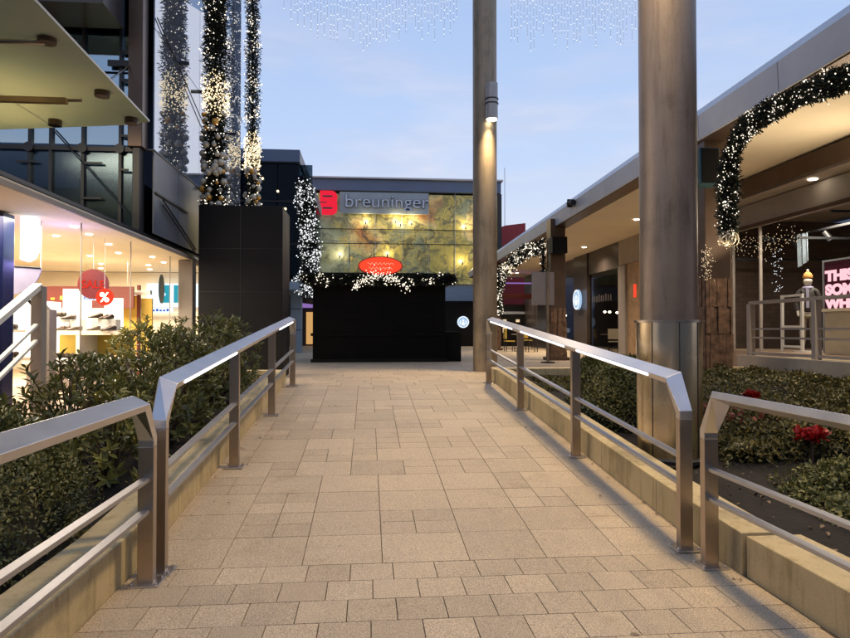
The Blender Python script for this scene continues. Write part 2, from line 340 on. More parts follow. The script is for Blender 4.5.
def leaves(P, D, U, L, W, droop=.25):
    # P base points, D directions, U rough up vectors, L, W arrays. Each leaf: two folded quads
    n = len(P); D = unit(D); S = unit(np.cross(D, U)); Nn = np.cross(S, D); L = L[:, None]; W = W[:, None]
    b = P; t = P + D * L - Nn * L * droop
    l1 = P + D * L * .3 + S * W * .42 + Nn * W * .12; l2 = P + D * L * .68 + S * W * .42 - Nn * L * droop * .35 + Nn * W * .12
    r1 = P + D * L * .3 - S * W * .42 + Nn * W * .12; r2 = P + D * L * .68 - S * W * .42 - Nn * L * droop * .35 + Nn * W * .12
    V = np.stack([b, l1, l2, t, r2, r1], 1).reshape(-1, 3); o = np.arange(n)[:, None] * 6
    F = np.concatenate([o + np.array([[0, 3, 2, 1]]), o + np.array([[0, 5, 4, 3]])], 0); return V, F
def octs(P, r):
    n = len(P); d = np.array([[1, 0, 0], [-1, 0, 0], [0, 1, 0], [0, -1, 0], [0, 0, 1], [0, 0, -1]], float)
    r = np.broadcast_to(np.asarray(r, float), (n,)); V = (P[:, None, :] + d[None] * r[:, None, None]).reshape(-1, 3)
    f = np.array([[0, 2, 4], [2, 1, 4], [1, 3, 4], [3, 0, 4], [2, 0, 5], [1, 2, 5], [3, 1, 5], [0, 3, 5]])
    return V, (np.arange(n)[:, None, None] * 6 + f[None]).reshape(-1, 3)
def rdir(n): return unit(rng.normal(size=(n, 3)))
def text(name, s, size, loc, rot, mat, parent, ext=.01, align='CENTER', bold=0., sx=1.):
    cu = bpy.data.curves.new(name, 'FONT'); cu.body = s; cu.size = size; cu.extrude = ext; cu.align_x = align; cu.offset = bold
    t = bpy.data.objects.new(name + '_tmp', cu); link(t); dg = bpy.context.evaluated_depsgraph_get(); dg.update()
    me = bpy.data.meshes.new_from_object(t.evaluated_get(dg)); bpy.data.objects.remove(t); me.name = name
    me.transform(Matrix.Translation(loc) @ rot.to_4x4() @ Matrix.Diagonal((sx, 1, 1, 1))); me.materials.clear()
    return finish(name, me, mat, parent)
FACE_S = Matrix.Rotation(R(90), 3, 'X')                       # letters that face -Y
FACE_W = Matrix.Rotation(R(-90), 3, 'Z') @ Matrix.Rotation(R(90), 3, 'X')   # letters on a wall facing -X

def light(name, typ, loc, energy, col, target=None, size=.2, spot=None, blend=.5, parent=None):
    l = bpy.data.lights.new(name, typ); l.energy = energy; l.color = col
    if typ == 'AREA': l.size = size
    elif typ != 'SUN': l.shadow_soft_size = size
    if typ == 'SPOT': l.spot_size = R(spot or 100); l.spot_blend = blend
    o = bpy.data.objects.new(name, l); link(o)
    off = Vector((0, 0, 0)); pp = parent
    while pp: off += pp.location; pp = pp.parent
    o.location = Vector(loc) - off; o.parent = parent
    if target is not None: o.rotation_euler = (Vector(target) - Vector(loc)).to_track_quat('-Z', 'Y').to_euler()
    return o

# ================================================================== GROUND
Y0, YT, K, ZP = 4.0, 10.8, .0766, .52
def gz(y): return 0 if y < Y0 else min(ZP, (y - Y0) * K)
mb = MB(); S = 900
ys = [-40, 60]
mb.add([(-S, -S, -.06), (S, -S, -.06), (S, S, -.06), (-S, S, -.06)], [(0, 1, 2, 3)]); struct(mb.build('ground', M['joint']))
def slab(mb, x0, x1, y0, y1, g_=.0028, zf=gz, lift=0.):
    x0 += g_; x1 -= g_; y0 += g_; y1 -= g_; t = .004 + random.uniform(0, .0015) + lift
    vs = [(x0, y0, zf(y0) + t), (x1, y0, zf(y0) + t), (x1, y1, zf(y1) + t), (x0, y1, zf(y1) + t)]
    e = .004; lo = [(x0 - e * .3, y0 - e * .3, zf(y0) - .01), (x1 + e * .3, y0 - e * .3, zf(y0) - .01), (x1 + e * .3, y1 + e * .3, zf(y1) - .01), (x0 - e * .3, y1 + e * .3, zf(y1) - .01)]
    mb.add(vs + lo, [(0, 1, 2, 3), (0, 4, 5, 1), (1, 5, 6, 2), (2, 6, 7, 3), (3, 7, 4, 0)])
XL, XR = -1.39, 2.20
# joint bed under the path
mb = MB(); mb.add([(XL - .1, -6, -.004), (XR + .1, -6, -.004), (XR + .1, Y0, -.004), (XL - .1, Y0, -.004), (XR + .1, YT, ZP - .004), (XL - .1, YT, ZP - .004)], [(0, 1, 2, 3), (3, 2, 4, 5)])
struct(mb.build('path_bed', M['joint']))
# flat landing: running bond of small setts
mb = MB(); rd = .262; y = Y0; row = 0
while y > -3.5:
    off = (.128 if row % 2 else 0) + random.uniform(-.02, .02); x = XL - off
    while x < XR:
        wd = .256; a, b = max(x, XL), min(x + wd, XR)
        if b - a > .03: slab(mb, a, b, y - rd, y)
        x += wd
    y -= rd; row += 1
struct(mb.build('landing_paving', M['pave'], recalc=False))
# ramp: big slabs mixed with pairs of half slabs
mb = MB(); u = .252; y = Y0; seams = [XL, -.95, XL + 0.44 + .504 * 1, .64, 1.16, XR]
rows = 15; dy = (YT - Y0) / rows
for r_ in range(rows):
    y0, y1 = Y0 + r_ * dy, Y0 + (r_ + 1) * dy; segs = [(XL, .64), (.64, XR)]
    for sa, sb in segs:
        x = sa
        while x < sb - .01:
            k = random.choice([2, 2, 1, 1, 2])
            wd = k * u * .98 if x + (k + .6) * u * .98 < sb else sb - x
            if wd < .32: 
                ym = (y0 + y1) / 2; slab(mb, x, x + wd, y0, ym); slab(mb, x, x + wd, ym, y1)
            else: slab(mb, x, x + wd, y0, y1)
            x += wd
struct(mb.build('ramp_paving', M['pave'], recalc=False))
# upper plaza: a bed plus rows of slabs
mb = MB(); mb.add([(-60, YT, ZP - .004), (70, YT, ZP - .004), (70, 120, ZP - .004), (-60, 120, ZP - .004)], [(0, 1, 2, 3)]); struct(mb.build('plaza_bed', M['joint']))
mb = MB(); y = YT; zf = lambda y: ZP
while y < 44:
    x = -8 + random.uniform(-.3, 0)
    while x < 12:
        wd = random.choice([.5, .5, .75]); slab(mb, x, x + wd, y, y + .5, .004, zf); x += wd
    y += .5
struct(mb.build('plaza_paving', M['pave'], recalc=False))
# ------------------------------------------------------------------ planter soil
def soil(name, x0, x1, y0, y1, zb):
    nx, ny = 26, 60; V = []; F = []
    for j in range(ny + 1):
        for i in range(nx + 1):
            X = x0 + (x1 - x0) * i / nx; Y = y0 + (y1 - y0) * j / ny
            V.append((X, Y, gz(Y) + zb + .03 * math.sin(X * 5 + Y * 3) * math.cos(Y * 4.3 - X * 2) + random.uniform(-.012, .012)))
    for j in range(ny):
        for i in range(nx): a = j * (nx + 1) + i; F.append((a, a + 1, a + nx + 2, a + nx + 1))
    return struct(MB().add(V, F).build(name, M['soil'], smooth=True))
soil('planter_soil', -3.45, -1.66, -3, 11.2, .10)
soil('planter_soil', 2.45, 7.42, -3, 11.7, .08)

# ------------------------------------------------------------------ planter walls (kerb blocks)
def kerb(xa, xb, ys, label, h=.25):
    mb = MB()
    for a, b in zip(ys[:-1], ys[1:]):
        g_ = .003; vs = []
        for X in (xa, xb):
            for Y in (a + g_, b - g_): vs += [(X, Y, gz(Y) - .1), (X, Y, gz(Y) + h)]
        # order: xa,a lo/hi ; xa,b lo/hi ; xb,a ; xb,b
        mb.add(vs, [(0, 1, 3, 2), (4, 6, 7, 5), (0, 4, 5, 1), (2, 3, 7, 6), (1, 5, 7, 3), (0, 2, 6, 4)])
    return tag(mb.build('planter_wall', M['kerb'], bevel=.006), label, 'planter wall')
kerb(-1.66, -1.39, [-2.8, -1.4, 0, 1.3, 2.6, 3.86, 4.9, 6.1, 7.3, 8.5, 9.7, 10.9], 'low beige stone kerb wall between the ramp and the dark glossy shrubs')
kerb(2.20, 2.46, [3.62, 4.75, 5.9, 7.1, 8.3, 9.5, 10.7, 11.6], 'low beige stone kerb wall beside the big bronze column and ramp')
kerb(2.22, 2.56, [-2.5, -1.2, 0, 1.2, 2.4, 3.61], 'wider beige stone kerb wall along the level landing by dark soil', .238)
mb = MB(); mb.box(2.46, 7.4, 11.62, 11.92, ZP - .2, ZP + .22)
tag(mb.build('planter_wall', M['kerb'], bevel=.008), 'beige stone end wall of the hedge planter by the plaza', 'planter wall')
mb = MB(); mb.box(-3.45, -1.40, 10.92, 11.15, ZP - .2, ZP + .25)
tag(mb.build('planter_wall', M['kerb'], bevel=.008), 'beige stone end wall of the shrub planter before the tall black box', 'planter wall')

# ================================================================== HANDRAILS
def handrail(X, ya, yb, label, posts, leds, ramp=True, near_bend=True, far_bend=True, side=1):
    t = thing('handrail', label, 'handrail', (X, ya, gz(ya)), group='steel handrails along the path')
    hz = 1.12 if ramp else 1.045; f = (lambda y: gz(y)) if ramp else (lambda y: 0)
    pts = []
    bend = .14
    TL = R(24) * side; rect = [(x * math.cos(TL) + z * math.sin(TL), -x * math.sin(TL) + z * math.cos(TL)) for x, z in ((-.056, -.022), (.056, -.022), (.056, .022), (-.056, .022))]
    flat = [(-.044, -.028), (.044, -.028), (.044, .028), (-.044, .028)]; profs = []
    if near_bend: pts += [(X, ya, f(ya) + hz - .26), (X, ya, f(ya) + hz - .215), (X, ya + bend, f(ya) + hz)]; profs += [flat, flat, rect]
    else: pts += [(X, ya, f(ya) + hz)]; profs += [rect]
    if far_bend: pts += [(X, yb - bend, f(yb) + hz - (K * bend if ramp else 0)), (X, yb, f(yb) + hz - .215), (X, yb, f(yb) + hz - .26)]; profs += [rect, flat, flat]
    else: pts += [(X, yb, f(yb) + hz)]; profs += [rect]
    MB().sweepx([(q[1], q[2]) for q in pts], profs, X).build('top_rail', M['railtop'], t, bevel=.003)
    for y in posts:
        top = hz - .261 if (near_bend and abs(y - ya) < .01) or (far_bend and abs(y - yb) < .01) else hz - .022
        p = MB().box(X - .044, X + .044, y - .028, y + .028, f(y) - .02, f(y) + top).build('post', M['rail'], t, bevel=.003)
        pl = MB().box(X - .085, X + .085, y - .075, y + .075, f(y) + .003, f(y) + .016)
        for bx in (-.066, .066):
            for by in (-.055, .055): pl.cyl((X + bx, y + by, f(y) + .016), (X + bx, y + by, f(y) + .027), .010, 6)
        pl.build('base_plate', M['railtop'], p, bevel=.002)
    for h in (.42, .60):
        MB().bar((X - side * .0, ya, f(ya) + h), (X - side * .0, yb, f(yb) + h), .05, .022).build('mid_rail', M['midrail'], t, bevel=.002)
    for a, b in leds:
        ex, ez = side * .058 * math.cos(abs(TL)), -.058 * math.sin(abs(TL)) - .006
        MB().bar((X + ex, a, f(a) + hz + ez), (X + ex, b, f(b) + hz + ez), .010, .020, (side * math.sin(abs(TL)), 0, math.cos(abs(TL)))).build('led_strip', M['led'], t)
    return t
handrail(-1.24, 3.97, 10.75, 'stainless ramp handrail with white light strips beside the glossy shrubs', [3.97, 6.13, 8.45, 10.75], [(4.3, 5.95), (8.8, 10.3)], side=1)
handrail(2.08, 4.07, 10.95, 'stainless ramp handrail with white light strips beside the big column', [4.07, 6.29, 8.63, 10.95], [(4.5, 6.1), (6.5, 8.4), (8.9, 10.5)], side=-1)
handrail(-1.255, -1.2, 3.80, 'level stainless handrail without lights beside the clipped low hedge', [-1.2, 1.2, 3.80], [], ramp=False, near_bend=False)
handrail(2.085, -1.2, 3.77, 'level stainless handrail without lights in front of the bare dark soil', [-1.2, 1.2, 3.77], [], ramp=False, near_bend=False)
# stair railing at the shop entrance
t = thing('stair_railing', 'pale sloping stair railing beside the navy pillar at the shop entrance', 'railing', (-3.75, 6.8, .5))
d = Vector((0, .7, .34)); 
def rl(z, w_, h_, nm, mt='white'): MB().bar((-3.75, 6.4, z - .25), (-3.75, 7.66, z + .385), w_, h_).build(nm, M[mt], t, bevel=.003)
rl(1.57, .10, .06, 'top_rail'); rl(1.14, .05, .03, 'mid_rail'); rl(.96, .05, .03, 'mid_rail')
MB().box(-3.81, -3.69, 7.62, 7.74, .3, 1.95).build('post', M['beam'], t, bevel=.004)
# terrace railing
t = thing('terrace_railing', 'taupe steel railing on the cream terrace wall before the mannequin window', 'railing', (7.52, 12, .95))
MB().sweep([(7.52, -1, 1.98), (7.52, 12.0, 1.98)], .10, .06).build('top_rail', M['beam'], t, bevel=.004)
for z, h in ((1.47, .035), (1.30, .035), (1.0, .05)): MB().bar((7.52, -1, z), (7.52, 12.0, z), .04, h).build('mid_rail', M['beam'], t)
for y in (12.0, 10.15, 8.3, 6.4, 4.2, 2): MB().box(7.46, 7.58, y - .05, y + .05, .95, 1.96).build('post', M['beam'], t, bevel=.004)
# terrace
t = thing('terrace', 'raised cream terrace with a low rendered wall behind the ground hedge', 'terrace', (8.2, 6, 0))
mb = MB()
for a, b in zip([-3, 0, 2.6, 5.2, 7.8, 10.2], [0, 2.6, 5.2, 7.8, 10.2, 12.3]): mb.box(7.42, 7.68, a + .003, b - .003, -.1, .95)
mb.build('retaining_wall', M['wall'], t, bevel=.006)
MB().box(7.69, 8.98, -3, 12.29, -.1, .90).build('deck', M['kerb'], t)
MB().box(7.69, 8.95, 12.30, 12.5, .3, .78).build('step', M['kerb'], t, bevel=.01)

# ================================================================== COLUMNS
def column(x, y, r, label, z0, sleeve=None, mat='column', lamp=None, top=14.):
    t = thing('column', label, 'column', (x, y, z0))
    MB().cyl((x, y, z0), (x, y, top), r, 48).build('shaft', M[mat], t, smooth=True)
    if sleeve:
        mb = MB(); mb.cyl((x, y, z0 - .05), (x, y, sleeve), r + .035, 56); mb.build('sleeve', M['sleeve'], t, smooth=True)
        for an in (R(215), R(262), R(300), R(30)):  # thin dark vertical lines on the sleeve
            cx_, cy_ = x + (r + .036) * math.cos(an), y + (r + .036) * math.sin(an); MB().cyl((cx_, cy_, z0 + .03), (cx_, cy_, sleeve - .002), .0045, 8).build('sleeve_line', M['dark'], t)
        mb = MB(); mb.lathe((x, y, sleeve), [(r + .03, 0), (r + .055, 0), (r + .055, .022), (r + .03, .022)], 56); mb.build('collar', M['rail'], t, smooth=True)
        mb = MB(); mb.lathe((x, y, z0 - .02), [(r + .04, 0), (r + .09, 0), (r + .09, .03), (r + .04, .045)], 56); mb.build('base_ring', M['dark'], t, smooth=True)
    if lamp:
        lx, ly, lz0, lz1 = lamp
        lo = MB().cyl((lx, ly, lz0), (lx, ly, lz1), .135, 28).build('lamp', M['bulbglass'], t, smooth=True)
        mb = MB(); m1 = lz0 + (lz1 - lz0) * .42
        for zz in (m1, m1 + .1): mb.lathe((lx, ly, zz), [(.132, 0), (.15, 0), (.15, .02), (.132, .02)], 28)
        mb.build('lamp_ring', M['dark'], lo, smooth=True)
        MB().box(lx - .04, lx + .04, min(ly, y), max(ly, y), lz1 - .3, lz1 - .18).build('bracket', M['dark'], lo)
        MB().cyl((lx, ly, lz0 - .012), (lx, ly, lz0 - .002), .11, 28).build('lamp_lens', M['lampe'], lo)
    return t
WARM = (1, .74, .41)
c1 = column(2.62, 14.2, .27, 'slim tall round column with a small lamp, lit warm below it', ZP, mat='column2', lamp=(2.70, 13.80, 6.08, 6.87))
light('column_lamp_light', 'SPOT', (2.70, 13.80, 6.0), 1100, WARM, (2.0, 12.2, 0), .15, 96, 1.0, c1)
c2 = column(2.86, 5.88, .262, 'thick bronze round column with a polished steel sleeve at its foot', .25, 1.52, lamp=(2.55, 5.50, 6.08, 6.87))
light('column_lamp_light', 'SPOT', (2.50, 5.45, 6.0), 950, WARM, (1.2, 5.0, 0), .42, 120, 1.0, c2)
c3 = column(2.9, -2.6, .262, 'thick bronze round column standing behind the viewer beside the landing', .1, 1.3, lamp=(2.5, -2.2, 6.08, 6.87))
light('column_lamp_light', 'SPOT', (2.5, -2.2, 6.0), 240, WARM, (-.6, 1.0, 0), .35, 120, 1.0, c3)

# ================================================================== RIGHT ARCADE
t = thing('arcade_building', 'long arcade roof with grey metal fascia over cream soffit and dark shopfronts', 'building', (9, 15, ZP))
ARC = t
ft = lambda y: 5.58 - .017 * y
fb = lambda y: 4.86 - .012 * y
ys = [-2.4 + 2.16 * i for i in range(18)]; ys[-1] = 36
mb = MB(); mb2 = MB(); mb3 = MB()
for a, b in zip(ys[:-1], ys[1:]):
    g_ = .008; prof = lambda y: [(5.70, fb(y)), (5.68, ft(y) - .24), (5.98, ft(y) + .06), (6.3, ft(y) + .08), (6.3, ft(y) - .1), (5.80, fb(y))]
    pa, pb = prof(a + g_), prof(b - g_); n = len(pa)
    mb.add([(x, a + g_, z) for x, z in pa] + [(x, b - g_, z) for x, z in pb], [(i, (i + 1) % n, n + (i + 1) % n, n + i) for i in range(n)] + [tuple(range(n - 1, -1, -1)), tuple(range(n, 2 * n))])
mb.build('fascia', M['fascia'], t, bevel=.006)
n = 20
yy = [-2.5 + 38.5 * i / n for i in range(n + 1)]
def strip(x0, x1, z0, z1):
    m_ = MB()
    for a, b in zip(yy[:-1], yy[1:]):
        vs = [(x, y, f(y)) for y in (a, b) for x, f in ((x0, z0), (x1, z0), (x1, z1), (x0, z1))]
        m_.add(vs, [(0, 1, 5, 4), (1, 2, 6, 5), (2, 3, 7, 6), (3, 0, 4, 7)])
    return m_
strip(5.735, 6.12, lambda y: fb(y) - .02, lambda y: fb(y) + .25).build('edge_beam', M['brown'], t)
strip(6.13, 14.0, lambda y: fb(y) + .04, lambda y: fb(y) + .20).build('soffit', M['soffit'], t)
strip(6.32, 14.0, lambda y: ft(y) - .12, lambda y: ft(y) + .02).build('roof', M['fascia'], t)
# near shop bulkhead and header (X about 9)
mb = MB(); mb.box(8.3, 12.5, 3, 17.2, 4.42, 4.66); mb.build('bulkhead', M['beam'], t)
MB().box(8.12, 8.29, 3, 17.2, 4.36, 4.72).build('bulkhead_edge', M['brown'], t)
mb = MB(); mb.box(8.94, 9.1, 5, 17.2, 3.86, 4.40); mb.build('header', M['beam'], t)
MB().box(8.90, 8.935, 5, 17.2, 3.84, 3.92).build('header_trim', M['brown'], t)
# window framing of the mannequin shop
mb = MB(); mb.box(9.0, 9.035, 5, 15.1, .97, 3.86); mb.build('window', M['glass'], t)
for y in (7.0, 9.6, 14.0, 15.1): MB().box(8.985, 9.05, y - .02, y + .02, .96, 3.86).build('window_post', M['beam'], t)
MB().box(8.75, 9.06, 15.12, 15.75, ZP, 4.4).build('pilaster', M['wall'], t, bevel=.01)
MB().box(8.62, 8.748, 15.3, 15.45, ZP, 4.4).build('pilaster_fin', M['beam'], t, bevel=.01)
MB().box(9.0, 15, 5, 16.5, .5, .955).build('shop_floor', M['floorin'], t)
MB().box(13.6, 13.8, 5, 16.5, .96, 4.4).build('back_wall', M['bricks'], t)
MB().box(9.1, 13.59, 16.5, 16.7, .96, 4.4).build('side_wall', M['bricks'], t)
mb = MB()
for k, z in enumerate((3.55, 3.95)):
    mb.box(9.4, 13.5, 15.6 - k * .9, 15.66 - k * .9, z - .3, z - .25); mb.box(9.4, 13.5, 13.2 - k, 13.25 - k, z - .1, z - .05)
mb.box(10.2, 10.25, 6, 16.4, 3.7, 3.75); mb.build('ceiling_track', M['dark'], t)
for p in [(10.22, 12.2), (10.22, 13.5), (10.22, 11.0), (10.22, 14.6)]:
    s_ = MB().cyl((p[0], p[1], 3.66), (p[0] + .08, p[1] - .1, 3.45), .06, 12, .07).build('spotlight', M['dark'], t)
MB().cyl((8.7, 11.8, 4.405), (8.7, 11.8, 4.418), .085, 20).build('downlight', M['down'], t)
light('shop_light', 'AREA', (9.8, 12.9, 3.9), 110, (1, .86, .68), (9.9, 12.6, 0), 1.0, parent=t)
lc = light('ceiling_glow_light', 'AREA', (7.95, 9.5, 3.7), 140, (1, .80, .54), (7.2, 9.5, 5.5), .1, parent=t); lc.data.shape = 'RECTANGLE'; lc.data.size = 12; lc.data.size_y = .5; lc.rotation_euler = (R(180), R(-35), R(90)) ; lc.rotation_euler = Matrix(((0, -.5, .0), (1, 0, 0), (0, 0, 1))).to_euler() if False else (Vector((-.55, 0, 1)).to_track_quat('-Z', 'X').to_euler())  # unseen fill light, added to brighten the arcade soffit
# shopfront further along
ya, yb = 17.3, 35.9
mb = MB()
mb.box(9.0, 9.12, 17.3, 20.2, ZP, 4.6); mb.build('white_panel_wall', M['wall'], t)
MB().box(8.97, 9.1, 20.25, 21.5, ZP, 3.75).build('timber_panel', M['wood'], t)
MB().box(8.95, 9.1, 20.25, 22.2, 3.76, 4.66).build('shop_header', M['wall'], t)
mb = MB(); mb.box(8.9, 9.1, 21.55, 22.15, ZP, 3.72); mb.build('door_frame', M['beam'], t)
MB().box(8.955, 8.968, 20.75, 20.95, 2.55, 3.0).build('red_motif', M['redglow'], t)
MB().box(8.95, 9.1, 22.22, 25.4, 3.7, 4.62).build('dark_band', M['cladding'], t)
MB().box(9.0, 9.03, 22.2, 25.35, ZP + .02, 3.69).build('window', M['dimglass'], t)
MB().box(8.90, 9.1, 25.42, 27.1, ZP, 4.6).build('dark_pilaster', M['cladding'], t)
MB().box(9.0, 9.03, 27.12, 31.0, ZP + .02, 3.9).build('window', M['dimglass'], t)
MB().box(8.95, 9.1, 27.12, 31.0, 3.91, 4.55).build('dark_band', M['cladding'], t)
MB().box(8.9, 9.1, 31.02, 35.9, ZP, 4.5).build('dark_pilaster', M['cladding'], t)
MB().box(13.0, 13.2, 17, 36, ZP, 4.4).build('back_wall', M['brick'], t)
for (px, py) in ((10.4, 27.4), (10.7, 27.6), (10.9, 26.7), (11.4, 28.5), (10.2, 33.0), (10.9, 34.6)):
    MB().ell((px, py, 2.25), (.06, .06, .05), 10, 6).build('pendant_lamp', M['down'], t)
mb = MB(); [mb.box(8.975, 8.985, 24.9 - k * .24, 25.02 - k * .24, 2.55, 2.78 + .05 * (k % 3 == 0)) for k in range(9)]; mb.build('faint_lettering', M['cladding'], t)
for i, (px, py) in enumerate([(8.2, 23.7), (7.8, 18.0), (8.0, 29.0), (7.0, 25.5), (7.9, 33.5), (7.3, 8.5), (7.3, 3)]):  # last two, by the terrace, are added to bounce light onto the soffit
    z = fb(py) + .03; MB().cyl((px, py, z - .002), (px, py, z - .012), .075, 18).build('downlight', M['down'], t)
    light('soffit_light', 'SPOT', (px, py, z - .05), 420, (1, .80, .56), (px, py, 0), .08, 140, .8, t)
light('cafe_light', 'AREA', (10.6, 27, 4.2), 45, (1, .72, .45), (10.6, 27, 0), 1.5, parent=t)
# far end cafe wall under the roof
MB().box(4.0, 9.0, 35.9, 36.1, ZP, 2.9).build('cafe_front', M['black'], t)
MB().box(6.2, 9, 33.5, 33.6, 3.1, 3.4).build('cafe_sign_board', M['maroon'], t)
MB().box(6.3, 9, 33.0, 33.4, 3.9, 3.94).build('purple_glow', M['purple'], t)  # glowing strip stands in for purple light on the soffit
for k in range(7):
    MB().box(6.5 + k * .38, 6.7 + k * .38, 35.82, 35.88, 1.3 + (k % 3) * .3, 1.55 + (k % 2) * .5).build('lit_window', M['glowwarm' if k % 2 else 'litblue'], t)
MB().box(6.1, 9.0, 35.84, 35.89, 2.35, 2.5).build('lit_band', M['grey'], t)

def arc_column(x, y, label, w_=.46):
    t = thing('clad_column', label, 'column', (x, y, ZP))
    MB().box(x - w_ / 2, x + w_ / 2, y - w_ / 2, y + w_ / 2, ZP, 4.85).build('shaft', M['brown'], t, bevel=.01)
    # rough slate cladding on the lower half
    mb = MB(); z = ZP
    while z < 2.05:
        h = random.uniform(.25, .5)
        for s_ in range(4):
            a = 0
            while a < w_ - .01:
                l_ = min(random.uniform(.035, .09), w_ - a); e = random.uniform(.012, .04); c0 = -w_ / 2 + a; c1_ = c0 + l_ - .004
                if s_ == 0: mb.box(x + c0, x + c1_, y - w_ / 2 - e, y - w_ / 2 + .01, z, z + h - .004)
                if s_ == 1: mb.box(x + c0, x + c1_, y + w_ / 2 - .01, y + w_ / 2 + e, z, z + h - .004)
                if s_ == 2: mb.box(x - w_ / 2 - e, x - w_ / 2 + .01, y + c0, y + c1_, z, z + h - .004)
                if s_ == 3: mb.box(x + w_ / 2 - .01, x + w_ / 2 + e, y + c0, y + c1_, z, z + h - .004)
                a += l_
        z += h
    mb.build('slate_cladding', M['stone'], t)
    MB().box(x - .33, x + .33, y - .33, y + .33, ZP, ZP + .10).build('plinth', M['brown'], t, bevel=.01)
    return t
arc_column(5.98, 10.7, 'brown arcade column with rust slate cladding behind the low hedge')
arc_column(5.78, 19.3, 'brown arcade column with a black loudspeaker, beyond the slim column')
arc_column(5.78, 29.0, 'farthest brown arcade column under the glowing white garland arch')
def speaker(x, y, z, w_, d_, h_, mat, label):
    t = thing('loudspeaker', label, 'loudspeaker', (x, y, z))
    MB().prism([(x - w_ / 2, y - d_ / 2, z), (x + w_ / 2, y - d_ / 2, z), (x + w_ / 2, y - d_ / 2 + .02, z + h_), (x - w_ / 2, y - d_ / 2 + .02, z + h_)], (0, d_, 0)).build('cabinet', mat, t, bevel=.012)
    MB().box(x - w_ / 2 + .03, x + w_ / 2 - .03, y - d_ / 2 - .006, y - d_ / 2 + .02, z + .03, z + h_ - .03).build('grille', M['black'], t)
    MB().box(x - .04, x + .04, y + d_ / 2, y + d_ / 2 + .12, z + h_ * .4, z + h_ * .6).build('bracket', M['dark'], t)
M['tealdark'] = pm('dark_teal_cabinet', (.008, .04, .05), .5)
speaker(5.62, 10.2, 3.85, .34, .30, .62, M['tealdark'], 'dark teal loudspeaker box on the slate clad column')
speaker(5.72, 18.85, 3.75, .46, .36, .50, M['black'], 'square black loudspeaker on the brown column by the garland arch')
t = thing('security_camera', 'small black camera fixed under the grey roof fascia', 'camera', (5.62, 17.5, 5.0))
MB().cyl((5.60, 17.1, 4.96), (5.60, 17.45, 5.0), .07, 14).build('body', M['black'], t, smooth=True)
MB().box(5.57, 5.69, 17.45, 17.52, 4.9, 5.12).build('bracket', M['black'], t)
MB().cyl((5.60, 17.06, 4.955), (5.60, 17.11, 4.96), .085, 14).build('hood', M['dark'], t)

# ================================================================== GARLANDS
def resample(pts, step):
    P = [Vector(p) for p in pts]
    # Catmull-Rom
    o = []
    for i in range(len(P) - 1):
        p0, p1, p2, p3 = P[max(0, i - 1)], P[i], P[i + 1], P[min(len(P) - 1, i + 2)]; n = max(1, int((p2 - p1).length / step))
        for k in range(n):
            s_ = k / n; o.append(.5 * ((2 * p1) + (p2 - p0) * s_ + (2 * p0 - 5 * p1 + 4 * p2 - p3) * s_ ** 2 + (3 * p1 - p0 - 3 * p2 + p3) * s_ ** 3))
    o.append(P[-1]); return np.array([tuple(v) for v in o])
def garland(name, label, pts, r, n_leaf, n_light, lr, gold=None, baubles=None, group=None, leafL=.08, lmat='fairy', cord=.03, br=(.035, .08)):
    n_light = int(n_light); C = resample(pts, .05); t = thing(name, label, 'garland', tuple(C[-1]), group)
    mb = MB(); 
    for a, b in zip(C[:-1:6], list(C[6::6]) + [C[-1]]): mb.cyl(a, b, cord, 8)
    mb.build('core', M['core'], t)
    wob = r * (1 + .13 * np.sin(np.arange(len(C)) * .23) + .08 * rng.normal(size=len(C)))
    def pick(n, lo, hi):
        i = rng.integers(0, len(C), n); d = rdir(n); rr = wob[i] * rng.uniform(lo, hi, n); return C[i] + d * rr[:, None] * np.array([1, 1, .9]), d, i
    P_, D_, _ = pick(n_leaf, .25, .92); D2 = unit(D_ + .6 * rdir(n_leaf))
    V, F = leaves(P_, D2, rdir(n_leaf), rng.uniform(.6, 1.3, n_leaf) * leafL, rng.uniform(.2, .34, n_leaf) * leafL, .05)
    npmesh('foliage', V, F, M['fir'], t)
    nc = max(6, n_light // 14); cp, _, _ = pick(nc, .85, 1.05); a1, _, _ = pick(n_light * 45 // 100, .86, 1.12); k_ = n_light - len(a1)
    P_ = np.concatenate([a1, cp[rng.integers(0, nc, k_)] + rng.normal(size=(k_, 3)) * r * .28]); V, F = octs(P_, rng.uniform(.5, 1.45, n_light) * lr)
    tag(npmesh('fairy_lights', V, F, M[lmat], t), kind='stuff')
    if gold:
        z0, z1, n = gold; sel = np.where((C[:, 2] > z0) & (C[:, 2] < z1))[0]
        i = sel[rng.integers(0, len(sel), n)]; P_ = C[i] + rdir(n) * (r * rng.uniform(.9, 1.18, n))[:, None]
        V, F = octs(P_, rng.uniform(.7, 1.5, n) * lr); tag(npmesh('golden_lights', V, F, M['fairyg'], t), kind='stuff')
    if baubles:
        z0, z1, n = baubles; sel = np.where((C[:, 2] > z0) & (C[:, 2] < z1))[0]
        for k in range(n):
            i = random.choice(sel); a = random.uniform(PI, 2 * PI); q_ = random.uniform(*br); c = C[i] + np.array([math.cos(a), math.sin(a), 0]) * r * .92
            MB().ell(tuple(c), (q_, q_, q_), 16, 10).build('bauble', M['gold'] if random.random() < .3 else M['silver'], t, smooth=True)
    return t
GG = 'lit christmas garlands'
garland('garland', 'thick upright garland with golden light band and baubles above the black box', [(-3.03, 12.95, 3.86), (-3.02, 12.95, 7), (-3.03, 12.95, 13.5)], .245, 34000, 1500, .0115, (5.75, 6.35, 700), (3.9, 5.75, 54), GG)
garland('garland', 'thinner upright garland with baubles standing farther off before the open sky', [(-3.2, 18, ZP), (-3.2, 18, 9), (-3.22, 18, 17)], .205, 28000, 1700, .0155, (5.9, 6.8, 620), (4.6, 5.9, 30), GG)
